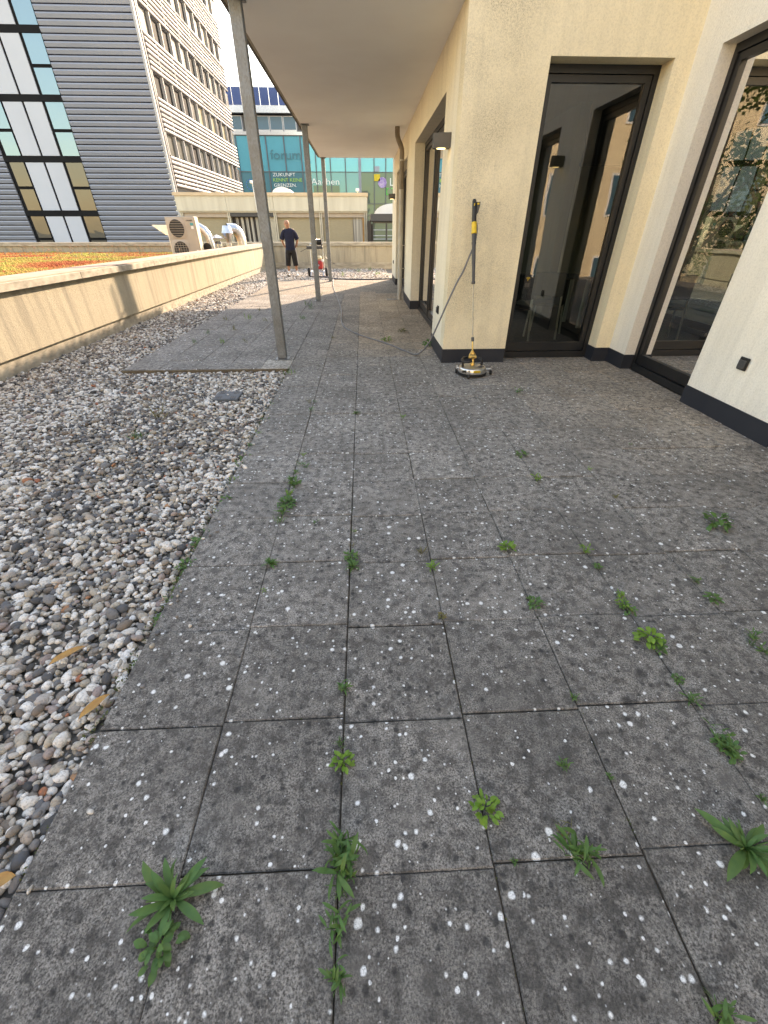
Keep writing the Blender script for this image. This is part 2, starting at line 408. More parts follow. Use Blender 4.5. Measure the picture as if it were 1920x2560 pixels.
def build(mb, name, mat, parent=None, smooth=False, sharp=35, origin=None):
    me = bpy.data.meshes.new(name)
    v = np.array(mb.v, float)
    c = np.array(origin if origin is not None else [(v[:, 0].min() + v[:, 0].max()) / 2, (v[:, 1].min() + v[:, 1].max()) / 2, v[:, 2].min()])
    me.from_pydata((v - c).tolist(), [], mb.f)
    bm = bmesh.new(); bm.from_mesh(me); bmesh.ops.recalc_face_normals(bm, faces=bm.faces[:]); bm.to_mesh(me); bm.free()
    if smooth:
        me.polygons.foreach_set('use_smooth', [True] * len(me.polygons)); me.set_sharp_from_angle(angle=R(sharp))
    me.materials.append(mat)
    o = bpy.data.objects.new(name, me)
    base = WL.get(parent.name, Vector()) if parent is not None else Vector()
    o.location = Vector(c) - base
    link(o, parent); WL[o.name] = Vector(c)
    return o

def empty(name, loc):
    o = bpy.data.objects.new(name, None); o.empty_display_size = 0.2; o.location = loc; link(o); WL[o.name] = Vector(loc); return o

def tag(o, label, cat, group=None):
    o['label'] = label; o['category'] = cat
    if group: o['group'] = group
    return o

def struct(o): o['kind'] = 'structure'; return o
def stuff(o): o['kind'] = 'stuff'; return o
def box(name, mat, parent, *d, c=0.0):
    m = MB(); (m.cbox(*d, c) if c > 0 else m.box(*d)); return build(m, name, mat, parent)

def wall_mesh(axis, front, back, u0, u1, z0, z1, ops):
    us = sorted({u0, u1, *[q for o in ops for q in o[:2]]}); zs = sorted({z0, z1, *[q for o in ops for q in o[2:]]})
    m = MB(); idx = {}
    def V(u, z, d):
        k = (round(u, 5), round(z, 5), d)
        if k not in idx:
            idx[k] = len(m.v); w = front if d == 0 else back
            m.v.append((w, u, z) if axis == 'x' else (u, w, z))
        return idx[k]
    def solid(i, j):
        if not (0 <= i < len(us) - 1 and 0 <= j < len(zs) - 1): return False
        cu, cz = (us[i] + us[i + 1]) / 2, (zs[j] + zs[j + 1]) / 2
        return not any(o[0] < cu < o[1] and o[2] < cz < o[3] for o in ops)
    for i in range(len(us) - 1):
        for j in range(len(zs) - 1):
            if not solid(i, j): continue
            a, b, c, d = us[i], us[i + 1], zs[j], zs[j + 1]
            for k in (0, 1): m.f.append((V(a, c, k), V(b, c, k), V(b, d, k), V(a, d, k)))
            if not solid(i - 1, j): m.f.append((V(a, c, 0), V(a, d, 0), V(a, d, 1), V(a, c, 1)))
            if not solid(i + 1, j): m.f.append((V(b, c, 0), V(b, d, 0), V(b, d, 1), V(b, c, 1)))
            if not solid(i, j - 1): m.f.append((V(a, c, 0), V(b, c, 0), V(b, c, 1), V(a, c, 1)))
            if not solid(i, j + 1): m.f.append((V(a, d, 0), V(b, d, 0), V(b, d, 1), V(a, d, 1)))
    return m

def text_mesh(body, size, loc, mat, parent, name='lettering', depth=0.01, rot=(R(90), 0, 0), width=None):
    cu = bpy.data.curves.new(name, 'FONT'); cu.body = body; cu.size = size; cu.extrude = depth / 2; cu.resolution_u = 3
    t = bpy.data.objects.new(name + '_tmp', cu); col.objects.link(t)
    bpy.context.view_layer.update()
    me = bpy.data.meshes.new_from_object(t.evaluated_get(bpy.context.evaluated_depsgraph_get()))
    bpy.data.objects.remove(t); bpy.data.curves.remove(cu)
    me.materials.clear(); me.materials.append(mat)
    if width:
        xs = [v.co.x for v in me.vertices]; k = width / max(1e-6, max(xs) - min(xs)); x0 = min(xs)
        for v in me.vertices: v.co.x = (v.co.x - x0) * k
    o = bpy.data.objects.new(name, me); o.rotation_euler = rot
    o.location = Vector(loc) - (WL[parent.name] if parent else Vector()); link(o, parent)
    return o

ORD = ['zeroth', 'first', 'second', 'third', 'fourth', 'fifth', 'sixth', 'seventh', 'eighth', 'ninth', 'tenth', 'eleventh', 'twelfth', 'thirteenth', 'fourteenth', 'fifteenth', 'sixteenth', 'seventeenth', 'eighteenth', 'nineteenth', 'twentieth',
       'twenty-first', 'twenty-second', 'twenty-third', 'twenty-fourth', 'twenty-fifth', 'twenty-sixth', 'twenty-seventh', 'twenty-eighth', 'twenty-ninth', 'thirtieth', 'thirty-first', 'thirty-second', 'thirty-third', 'thirty-fourth', 'thirty-fifth', 'thirty-sixth', 'thirty-seventh', 'thirty-eighth', 'thirty-ninth', 'fortieth']

# ------------------------------------------------------------------ ground far below and terrace floor
struct(box('ground', M_ground, None, -400, 400, -400, 400, -5.0, -4.6))
struct(box('terrace_deck', M_gbed, None, -4.3, 3.2, -6.0, 20.8, -0.30, -0.06))

X0, DX, Y0, DY = -0.1016, 0.4028, 0.357, 0.4
gx = X0 - 2 * DX
pav = struct(box('terrace_paving', M_soil, None, X0 - 2 * DX, 3.2, -2.4, 15.55, -0.055, -0.009))

def slab_mesh(wx, wy, name):
    m = MB(); c = 0.0035; h = 0.04
    a, b = wx / 2, wy / 2
    m.add([(-a, -b, -h), (a, -b, -h), (a, b, -h), (-a, b, -h), (-a, -b, -c), (a, -b, -c), (a, b, -c), (-a, b, -c),
           (-a + c, -b + c, 0), (a - c, -b + c, 0), (a - c, b - c, 0), (-a + c, b - c, 0)],
          [(0, 1, 5, 4), (1, 2, 6, 5), (2, 3, 7, 6), (3, 0, 4, 7), (4, 5, 9, 8), (5, 6, 10, 9), (6, 7, 11, 10), (7, 4, 8, 11), (8, 9, 10, 11)])
    me = bpy.data.meshes.new(name); me.from_pydata(m.v, [], m.f); me.materials.append(M_slab); return me

SM = {}
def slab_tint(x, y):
    k = random.uniform(0.90, 1.08) * (0.64 + 0.42 * min(1.0, max(0.0, y) / 2.8)) * 1.04  # random tone per slab; light falloff toward the viewer painted into the colour
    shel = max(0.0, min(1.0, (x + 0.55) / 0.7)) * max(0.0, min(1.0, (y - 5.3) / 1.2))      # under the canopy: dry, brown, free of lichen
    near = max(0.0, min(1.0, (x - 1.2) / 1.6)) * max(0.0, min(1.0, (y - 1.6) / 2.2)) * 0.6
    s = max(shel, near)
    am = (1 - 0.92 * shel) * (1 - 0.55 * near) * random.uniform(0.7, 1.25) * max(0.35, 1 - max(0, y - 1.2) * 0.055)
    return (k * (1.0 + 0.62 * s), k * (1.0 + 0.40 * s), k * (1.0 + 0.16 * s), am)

cells = []
for i in range(-2, 8):
    for j in range(-6, 38):
        x0, x1 = X0 + i * DX, X0 + (i + 1) * DX; y0, y1 = Y0 + j * DY, Y0 + (j + 1) * DY
        off = ((i * 37) % 5 - 2) * 0.006
        if x0 > 0.95 and y0 > 5.46: continue
        if y0 > 5.0 and x0 > 0.92: pass
        if x0 > 1.0 and y1 > 5.45: y1 = 5.45 - off
        cells.append((x0, x1, y0 + off, y1 + off))
EX = [X0 - 2 * DX, -1.25, -1.65, -2.05, -2.45, -2.85]
for a in range(5):
    for j in range(26):
        off = ((a * 53) % 7 - 3) * 0.006 if j else 0.0
        cells.append((EX[a + 1], EX[a], 5.06 + j * DY + off, 5.06 + (j + 1) * DY + off))
ext_bed = MB().box(-2.86, X0 - 2 * DX - 0.001, 5.055, 15.5, -0.058, -0.0095)
build(ext_bed, 'bed', M_soil, pav)
build(MB().box(-2.86, -0.93, 5.035, 5.052, -0.055, -0.004), 'edging_strip', M_edge, pav)
def show(c):
    x, y = (c[0] + c[1]) / 2, (c[2] + c[3]) / 2
    return (y < 0, y * 1.0 + abs(x) * 0.25)
cells.sort(key=show)
rest = MB(); nsl = 0
for (x0, x1, y0, y1) in cells:
    g = random.uniform(0.0024, 0.0046)
    wx, wy = x1 - x0 - g, y1 - y0 - g
    if wy < 0.03 or wx < 0.03: continue
    cx, cy = (x0 + x1) / 2, (y0 + y1) / 2
    visible = cy > -0.2 and not (cy < 3 and abs(cx) > 1.3 + cy * 1.1)
    if nsl < 296 and visible:
        k = (round(wx, 3), round(wy, 3))
        if k not in SM: SM[k] = slab_mesh(wx, wy, 'paving_slab')
        o = bpy.data.objects.new('paving_slab', SM[k])
        o.location = Vector((cx + random.uniform(-.0015, .0015), cy + random.uniform(-.0015, .0015), random.uniform(-.0025, .0025))) - WL[pav.name]
        o.rotation_euler = (random.gauss(0, .0022), random.gauss(0, .0022), random.gauss(0, .002))
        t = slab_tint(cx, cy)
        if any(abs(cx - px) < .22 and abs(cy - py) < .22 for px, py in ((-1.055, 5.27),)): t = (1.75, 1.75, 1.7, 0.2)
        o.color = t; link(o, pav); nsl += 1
    else:
        rest.box(x0 + g / 2, x1 - g / 2, y0 + g / 2, y1 - g / 2, -0.03, random.uniform(-.002, .002))
moss = MB()
def tuft(x, y, sz, k):
    for _ in range(k):
        a = random.uniform(0, 6.28); e = random.uniform(.2, 1.2); L = sz * random.uniform(.4, 1); wv = L * .28
        px_, py_ = x + random.gauss(0, sz * .35), y + random.gauss(0, sz * .35)
        d = Vector((math.cos(a) * math.cos(e), math.sin(a) * math.cos(e), math.sin(e))) * L; q = Vector((-math.sin(a), math.cos(a), 0)) * wv
        b0 = Vector((px_, py_, -.006)); moss.add([b0 - q * .3, b0 + d * .55 - q, b0 + d, b0 + d * .55 + q], [(0, 1, 2, 3)])
for i in range(-2, 8):
    for k in range(150):
        yv = random.uniform(.05, 6.5); 
        if mnoise.noise(Vector((i * 3.1, yv * 1.4, 1.0))) > .02 or random.random() < .12: tuft(X0 + i * DX + random.gauss(0, .002), yv, random.uniform(.005, .014), 3)
for j in range(0, 13):
    for k in range(60):
        xv = random.uniform(gx, 3.0)
        if mnoise.noise(Vector((xv * 1.6, j * 2.7, 6.0))) > .12: tuft(xv, Y0 + j * DY + random.gauss(0, .003), random.uniform(.004, .011), 2)
for k in range(420):
    yv = random.uniform(.1, 5.0)
    if mnoise.noise(Vector((yv * 1.3, 2.0, 8.0))) > -.1: tuft(gx - abs(random.gauss(0, .02)), yv, random.uniform(.008, .022), 3)
stuff(build(moss, 'joint_moss', M_moss, pav))
ro = stuff(build(rest, 'far_paving_slabs', M_slab, pav)); ro.color = (1.15, 1.08, 0.98, 0.35)

# ------------------------------------------------------------------ gravel
def proto_collection(name, makers, mat):
    c = bpy.data.collections.new(name)
    for i, me in enumerate(makers):
        me.materials.append(mat); o = bpy.data.objects.new('%s_%02d' % (name, i), me); c.objects.link(o)
    return c

def pebble_proto(seed, subdiv=2):
    bm = bmesh.new(); bmesh.ops.create_icosphere(bm, subdivisions=subdiv, radius=1)
    r = random.Random(seed); off = Vector((r.random() * 50, r.random() * 50, 3))
    ax = (r.uniform(0.95, 1.45), r.uniform(0.75, 1.0), r.uniform(0.5, 0.8))
    for v in bm.verts:
        k = 1 + 0.22 * mnoise.noise(v.co * 1.1 + off) + 0.08 * mnoise.noise(v.co * 2.6 + off)
        v.co = Vector((v.co.x * ax[0], v.co.y * ax[1], v.co.z * ax[2])) * k
    me = bpy.data.meshes.new('pebble'); bm.to_mesh(me); bm.free()
    me.polygons.foreach_set('use_smooth', [True] * len(me.polygons)); return me

def scatter(name, pts, rot, scl, tone, coll, npick, parent=None):
    me = bpy.data.meshes.new(name); me.from_pydata(pts.tolist(), [], [])
    for nm, ty, arr, key in (('rot', 'FLOAT_VECTOR', rot, 'vector'), ('scl', 'FLOAT_VECTOR', scl, 'vector'), ('tone', 'FLOAT', tone, 'value')):
        a = me.attributes.new(nm, ty, 'POINT'); a.data.foreach_set(key, np.asarray(arr, np.float32).ravel())
    a = me.attributes.new('pick', 'INT', 'POINT'); a.data.foreach_set('value', rng.integers(0, npick, len(pts)).astype(np.int32))
    o = bpy.data.objects.new(name, me); link(o, parent)
    ng = bpy.data.node_groups.new(name + '_nodes', 'GeometryNodeTree')
    ng.interface.new_socket('Geometry', in_out='INPUT', socket_type='NodeSocketGeometry'); ng.interface.new_socket('Geometry', in_out='OUTPUT', socket_type='NodeSocketGeometry')
    gi = ng.nodes.new('NodeGroupInput'); go = ng.nodes.new('NodeGroupOutput')
    def attr(n, t):
        q = ng.nodes.new('GeometryNodeInputNamedAttribute'); q.data_type = t; q.inputs[0].default_value = n; return q.outputs[0]
    ci = ng.nodes.new('GeometryNodeCollectionInfo'); ci.inputs[0].default_value = coll; ci.inputs[1].default_value = True; ci.inputs[2].default_value = True
    iop = ng.nodes.new('GeometryNodeInstanceOnPoints'); e2r = ng.nodes.new('FunctionNodeEulerToRotation')
    L = ng.links.new
    L(gi.outputs[0], iop.inputs['Points']); L(ci.outputs[0], iop.inputs['Instance']); iop.inputs['Pick Instance'].default_value = True
    L(attr('pick', 'INT'), iop.inputs['Instance Index']); L(attr('rot', 'FLOAT_VECTOR'), e2r.inputs[0]); L(e2r.outputs[0], iop.inputs['Rotation'])
    L(attr('scl', 'FLOAT_VECTOR'), iop.inputs['Scale']); L(iop.outputs[0], go.inputs[0])
    md = o.modifiers.new('scatter', 'NODES'); md.node_group = ng
    return stuff(o)

def jitter_grid(x0, x1, y0, y1, s):
    xs = np.arange(x0, x1, s); ys = np.arange(y0, y1, s)
    X, Y = np.meshgrid(xs, ys); n = X.size
    return np.stack([X.ravel() + rng.uniform(-.75, .75, n) * s, Y.ravel() + rng.uniform(-.75, .75, n) * s], 1)

pebc = proto_collection('pebble_shape', [pebble_proto(s) for s in range(10)], M_pebble)
A = jitter_grid(-4.03, gx - 0.012, -0.6, 5.03, 0.0190)
A = A[(A[:, 0] > -1.9 - A[:, 1] * 1.05) & (A[:, 0] < gx - 0.016)]
B = jitter_grid(-4.03, -2.86, 5.03, 9.5, 0.026)
C = np.concatenate([jitter_grid(-4.03, -2.86, 9.5, 15.6, 0.036), jitter_grid(-4.03, 0.92, 15.58, 20.55, 0.042)])
P = np.concatenate([A, B, C]); n = len(P)
size = np.concatenate([np.exp(rng.normal(math.log(.0124), .32, len(A))), np.exp(rng.normal(math.log(.0145), .25, len(B))), np.exp(rng.normal(math.log(.021), .22, len(C)))])
size = np.clip(size, .006, .03)
# stones a builder swept thin in places: dark fines show through
thin = np.array([mnoise.noise(Vector((q[0] * 2.1, q[1] * 2.1, 4.0))) for q in P])
keep = ~((thin > 0.50) & (rng.random(n) < 0.35) & (P[:, 1] < 9))
P, size, thin = P[keep], size[keep], thin[keep]; n = len(P)
hgt = np.where(rng.random(n) < 0.25, 0.010, 0.0) + size * .35
strayn = 46
sx_ = gx + np.abs(rng.normal(0, .05, strayn)) + .006; sy_ = rng.uniform(.1, 4.9, strayn)
pts = np.stack([P[:, 0], P[:, 1], -0.056 + hgt + rng.uniform(0, .016, n)], 1)
rot = np.stack([rng.normal(0, .28, n), rng.normal(0, .28, n), rng.uniform(0, 6.28, n)], 1)
scl = size[:, None] * rng.uniform(.85, 1.2, (n, 3))
tone = rng.random(n)
patch = np.array([mnoise.noise(Vector((q[0] * 0.8, q[1] * 0.8, 9.0))) for q in P])
tone = np.where(tone < .985, tone ** 0.70 * .98, tone)
tone = np.where(rng.random(n) < np.clip(patch * 1.1 + .02, 0, .45), tone * 0.6, tone)
pts[:strayn] = np.stack([sx_, sy_, np.full(strayn, .004)], 1); scl[:strayn] *= .62      # stones kicked onto the slabs
scatter('gravel', pts, rot, scl, tone, pebc, 10)

# ------------------------------------------------------------------ terrace building
bld = tag(empty('terrace_building', (3.0, 5.2, 0)), 'cream rendered terrace building with anthracite plinth and tall glass doors on the right', 'building')
HD = 2.632
build(wall_mesh('y', 5.23, 5.45, 0.944, 3.24, 0, 4.4, [(1.71, 2.84, 0, HD)]), 'front_wall', M_walld, bld)
build(wall_mesh('x', 0.944, 1.15, 5.45, 15.5, 0, 4.4, [(6.2, 9.38, 0, 2.59), (10.95, 14.0, 0, 2.59)]), 'canopy_wall', M_wallc, bld)
build(wall_mesh('x', 3.016, 3.24, -7.0, 5.23, 0, 4.4, [(3.745, 4.875, 0, HD), (1.56, 2.72, 0, HD), (-2.4, 0.2, 0, HD)]), 'side_wall', M_wallw, bld)
build(MB().box(0.944, 9.2, 15.5, 15.72, -0.3, 4.4), 'end_wall', M_wall, bld)
build(MB().box(3.016, 9.2, -7.22, -7.0, -0.3, 4.4), 'back_wall', M_wall, bld)
build(MB().box(0.90, 9.3, 5.18, 15.76, 4.4, 4.58).box(2.97, 9.3, -7.26, 5.18, 4.4, 4.58), 'roof_slab', M_sheet, bld)
build(MB().box(9.0, 9.2, -7.0, 15.5, 0, 4.4), 'inner_wall', M_inwall, bld)
build(MB().box(1.16, 9.0, 5.46, 15.5, -0.1, 0.004).box(3.25, 9.0, -7.0, 5.46, -0.1, 0.004), 'indoor_floor', M_floor, bld)
build(MB().box(1.16, 9.0, 5.46, 15.5, 2.9, 2.96).box(3.25, 9.0, -7.0, 5.46, 2.9, 2.96), 'indoor_ceiling', M_inwall, bld)
build(MB().box(3.25, 3.4, 8.2, 11.0, 0.0, 2.9), 'partition', M_inwall, bld)
PT = 0.158
def plinth(*d): build(MB().box(*d), 'plinth', M_plinth, bld)
plinth(0.936, 1.708, 5.221, 5.236, -0.03, PT)
plinth(0.936, 0.951, 5.2365, 6.209, -0.03, PT)
plinth(0.9515, 1.118, 6.19, 6.207, -0.03, PT)
plinth(0.936, 0.951, 9.366, 10.948, -0.03, PT)
plinth(0.9515, 1.118, 9.368, 9.39, -0.03, PT)
plinth(0.936, 0.951, 13.984, 15.5, -0.03, PT)
plinth(0.9515, 1.118, 13.986, 14.01, -0.03, PT)
plinth(2.826, 3.0065, 5.221, 5.236, -0.03, PT)
plinth(2.828, 2.845, 5.2365, 5.42, -0.03, PT)
plinth(3.007, 3.022, 4.859, 5.2335, -0.03, PT)
plinth(3.0225, 3.13, 4.861, 4.879, -0.03, PT)
plinth(3.007, 3.022, 2.716, 3.749, -0.03, PT)
plinth(3.007, 3.022, -7.0, 1.56, -0.03, PT)

def glass_door(axis, w0, w1, plane, head, mullion=None, handle=True):
    # axis 'y': opening spans x, faces -Y ; axis 'x': opening spans y, faces -X
    def bx(m, u0, u1, d0, d1, z0, z1):
        return m.box(u0, u1, plane + d0, plane + d1, z0, z1) if axis == 'y' else m.box(plane + d0, plane + d1, u0, u1, z0, z1)
    g = 0.002; a, b = w0 + g, w1 - g; m = MB(); t = head - g
    fw = 0.05
    bx(m, a, a + fw, 0, .08, 0.004, t); bx(m, b - fw, b, 0, .08, 0.004, t)
    bx(m, a + fw, b - fw, 0, .08, t - 0.06, t); bx(m, a + fw, b - fw, -0.012, .08, 0.004, 0.075)
    cells = [(a + fw + .006, b - fw - .006)]
    if mullion: 
        bx(m, mullion - .035, mullion + .035, 0, .08, 0.075, t - .06); cells = [(a + fw + .006, mullion - .041), (mullion + .041, b - fw - .006)]
    fr = build(m, 'glass_door', M_frame, bld)
    for (p, q) in cells:
        s = MB(); k = 0.052; z0, z1 = 0.081, t - .066
        bx(s, p, p + k, .014, .07, z0, z1); bx(s, q - k, q, .014, .07, z0, z1); bx(s, p + k, q - k, .014, .07, z1 - k, z1); bx(s, p + k, q - k, .014, .07, z0, z0 + .10)
        sash = build(s, 'sash', M_frame, fr)
        gl = MB()
        if axis == 'y': gl.add([(p + k, plane + .04, z0 + .1), (q - k, plane + .04, z0 + .1), (q - k, plane + .04, z1 - k), (p + k, plane + .04, z1 - k)], [(0, 1, 2, 3)])
        else: gl.add([(plane + .04, p + k, z0 + .1), (plane + .04, q - k, z0 + .1), (plane + .04, q - k, z1 - k), (plane + .04, p + k, z1 - k)], [(0, 1, 2, 3)])
        build(gl, 'pane', M_glass, fr)
    return fr
d1 = glass_door('y', 1.71, 2.84, 5.425, HD)
d2 = glass_door('x', 3.745, 4.875, 3.135, HD)
glass_door('x', 1.56, 2.72, 3.135, HD); glass_door('x', -2.4, 0.2, 3.135, HD, -1.1)
glass_door('x', 6.2, 9.38, 1.115, 2.59, 8.1); glass_door('x', 10.95, 14.0, 1.115, 2.59, 12.5)

cu = tag(empty('curtain', (3.32, 4.7, 0.1)), 'pale vertical curtain hanging inside the far edge of the nearest door', 'curtain')
cm = MB(); ysn = np.linspace(4.26, 4.86, 41)
for yv in ysn:
    xw = 3.30 + .018 * math.sin(yv * 95)
    cm.v += [(xw, yv, .06), (xw, yv, 2.55)]
for i in range(40): cm.f.append((2 * i, 2 * i + 2, 2 * i + 3, 2 * i + 1))
build(cm, 'drape', M_drape, cu, smooth=True, sharp=80)
# wifi sticker on the door pane
st = tag(empty('sticker', (1.93, 5.452, 0.86)), 'black sticker with a yellow wireless symbol on the middle glass door', 'sticker')
build(MB().box(1.895, 1.965, 5.4610, 5.4630, 0.785, 0.925), 'backing', M_black, st)
for k, r in enumerate((0.010, 0.021, 0.032)):
    pth = [(1.930 + r * math.sin(a), 5.4590, 0.868 + r * math.cos(a)) for a in np.linspace(-0.8, 0.8, 9)]
    build(MB().tube(pth, 0.0028, 6), 'arc', M_yellow, st)
build(MB().lathe([(0.004, 0), (0.004, .002)], (1.93, 5.4585, 0.866), 10, 'y'), 'dot', M_yellow, st)
build(MB().box(1.905, 1.926, 5.4590, 5.4605, 0.80, 0.84).box(1.932, 1.956, 5.4590, 5.4605, 0.80, 0.84), 'small_print', M_lampb, st)

# indoor furniture seen dimly through the door
def chair(x, y, rz, label):
    r = empty('chair', (x, y, 0.006)); r.rotation_euler = (0, 0, rz); base = WL[r.name]
    WL[r.name] = Vector((0, 0, 0))
    build(MB().cbox(-.22, .22, -.21, .21, .43, .47, .012), 'seat', M_dgrey, r)
    build(MB().cbox(-.21, .21, .19, .225, .56, .86, .012), 'backrest', M_dgrey, r)
    for sx in (-1, 1):
        for sy in (-1, 1):
            top = (sx * .19, sy * .18, .43) if sy < 0 else (sx * .19, .2, .7)
            build(MB().tube([(sx * .23, sy * .24, 0), top], .014, 8), 'leg', M_white, r, smooth=True)
    WL[r.name] = base
    return tag(r, label, 'chair')
chair(2.05, 6.35, R(200), 'dim chair with pale legs behind the left half of the middle glass door')
chair(2.75, 6.75, R(150), 'dim chair with pale legs behind the right half of the middle glass door')
tb = tag(empty('table', (2.9, 7.5, 0)), 'dark indoor table behind the middle glass door', 'table')
build(MB().cbox(2.2, 3.6, 7.2, 7.9, .72, .75, .006), 'table_top', M_inwall, tb)
for x in (2.26, 3.54):
    for y in (7.26, 7.84): build(MB().box(x - .025, x + .025, y - .025, y + .025, 0.006, .72), 'leg', M_white, tb)

# wall lamps
def wall_lamp(x, y, z, label, flip=1):
    r = tag(empty('wall_lamp', (x, y, z)), label, 'lamp', 'box lamps on the render walls')
    pr = [(x, y - .07), (x - .10 * flip, y - .055), (x - .175 * flip, y - .02), (x - .18 * flip, y + .045), (x - .15 * flip, y + .07), (x, y + .07)]
    build(MB().prism(pr, z, z + .118, 'xy'), 'housing', M_lampb, r, smooth=True, sharp=30)
    le = MB().lathe([(0.045, 0.0), (0.045, 0.004)], (x - .09 * flip, y, z - .0045), 18)
    m, nt, b = newmat('lamp_lens'); setb(nt, b, color=(0.8, 0.7, 0.4), rough=0.4); b.inputs['Emission Color'].default_value = (1, .8, .35, 1); b.inputs['Emission Strength'].default_value = 1.2
    build(le, 'lens', m, r)
    return r
wall_lamp(0.942, 5.74, 2.07, 'dark grey box lamp with a lit lens on the nearest pier under the canopy')
wall_lamp(0.942, 14.6, 2.075, 'dark box lamp on the farthest pier under the canopy')
wall_lamp(3.014, 3.0, 2.14, 'box lamp beside the nearest glass door, seen as a reflection')

# outdoor sockets
def socket(c, axis, label):
    x, y, z = c; r = tag(empty('wall_socket', c), label, 'socket', 'black covered sockets low on the render walls')
    build(MB().cbox(x - .014, x, y - .048, y + .048, z, z + .096, .006), 'box', M_black, r)
    build(MB().cbox(x - .026, x - .0145, y - .036, y + .036, z + .012, z + .078, .005), 'flap', M_dgrey, r)
    return r
socket((3.014, 3.25, 0.43), 'x', 'black square socket on the white wall right of the nearest door')
socket((0.942, 5.76, 0.47), 'x', 'black oblong socket on the narrow side of the nearest pier')
socket((0.942, 14.85, 0.49), 'x', 'small black socket low on the farthest pier')

# downpipe
dp = tag(empty('downpipe', (0.83, 10.83, 0)), 'weathered round downpipe with an S-bend running down the pier under the canopy', 'pipe')
build(MB().tube([(0.83, 10.83, 0.0), (0.83, 10.83, 1.05)], 0.05, 16), 'standpipe', M_pipe, dp, smooth=True)
build(MB().tube([(0.83, 10.83, 1.05), (0.83, 10.83, 2.05)], 0.047, 16), 'pipe', M_pipe, dp, smooth=True)
bend = [(0.83, 10.83, 2.05), (0.83, 10.83, 2.62), (0.825, 10.83, 2.68), (0.80, 10.83, 2.74), (0.755, 10.83, 2.82), (0.735, 10.83, 2.88), (0.73, 10.83, 2.93), (0.73, 10.83, 3.014)]
build(MB().tube(bend, 0.047, 16), 'bend', M_copper, dp, smooth=True)
for z in (0.62, 1.06, 2.5):
    build(MB().lathe([(.055, z), (.055, z + .025)], (0.83, 10.83, 0), 16).box(0.86, 0.943, 10.82, 10.84, z + .005, z + .02), 'bracket', M_pipe, dp)
gt = tag(empty('drain_grate', (0.66, 10.87, 0.002)), 'small dark drain grate in the paving at the foot of the downpipe', 'grate')
build(MB().box(0.54, 0.775, 10.78, 10.80, -.01, .006).box(0.54, 0.775, 10.94, 10.96, -.01, .006).box(.54, .555, 10.8, 10.94, -.01, .006).box(.76, .775, 10.8, 10.94, -.01, .006), 'frame', M_frame, gt)
for k in range(9): build(MB().box(.563 + k * .022, .573 + k * .022, 10.801, 10.939, -.01, .005), 'bar', M_frame, gt)

# ------------------------------------------------------------------ canopy on galvanised posts
can = tag(empty('canopy', (0, 10, 0)), 'flat canopy with beige plaster soffit on three galvanised posts', 'canopy')
build(MB().box(-1.13, 0.943, 5.22, 15.12, 3.015, 3.06), 'soffit', M_soffit, can)
build(MB().box(-1.165, -1.133, 5.22, 15.12, 3.022, 3.05), 'edge_trim', M_coping, can)
build(MB().box(-1.195, -1.168, 5.22, 15.14, 3.02, 3.13).box(-1.168, 0.943, 15.122, 15.16, 3.02, 3.16), 'fascia', M_fascia, can)
build(MB().box(-1.166, 0.943, 5.22, 15.12, 3.062, 3.15), 'roof_core', M_sheet, can)
sh = MB(); ys = np.arange(5.1, 15.22, 0.0125)
for y in ys:
    zz = 3.215 + 0.05 * max(-0.8, min(1.0, 1.4 * math.sin(2 * math.pi * y / 0.163)))
    for x in (-1.205, 0.93): sh.v.append((x, y, zz))
    for x in (-1.205, 0.93): sh.v.append((x, y, zz - 0.004))
for i in range(len(ys) - 1):
    a = i * 4; b = a + 4
    sh.f += [(a, a + 1, b + 1, b), (a + 2, b + 2, b + 3, a + 3), (a, b, b + 2, a + 2), (a + 1, a + 3, b + 3, b + 1)]
build(sh, 'corrugated_sheet', M_sheet, can)
for (py, w) in ((5.50, .055), (10.70, .053), (15.08, .052)):
    xc = -1.055
    po = build(MB().cbox(xc - w, xc + w, py - .045, py + .045, 0.010, 3.004, .006), 'post', M_galv, can)
    build(MB().box(xc - .085, xc + .085, py - .075, py + .075, 0.0015, 0.0095), 'base_plate', M_galv, po)
    build(MB().box(xc - .075, xc + .085, py - .07, py + .07, 3.0045, 3.0145), 'head_plate', M_galv, po)
# ventilation flue on the canopy roof: its shadow falls on the low wall opposite
fl = tag(empty('flue', (-0.35, 15.0, 3.2)), 'metal flue above the canopy end whose shadow falls on the low wall', 'flue')
build(MB().tube([(-0.75, 14.75, 3.2), (-0.75, 14.75, 4.9)], 0.11, 16), 'pipe', M_zinc, fl, smooth=True)
build(MB().tube([(-0.75, 14.75, 4.0), (-0.2, 13.2, 3.25)], 0.02, 8), 'stay', M_zinc, fl)
build(MB().tube([(-0.45, 14.95, 3.2), (-0.45, 14.95, 4.6)], 0.02, 8), 'rod', M_zinc, fl)

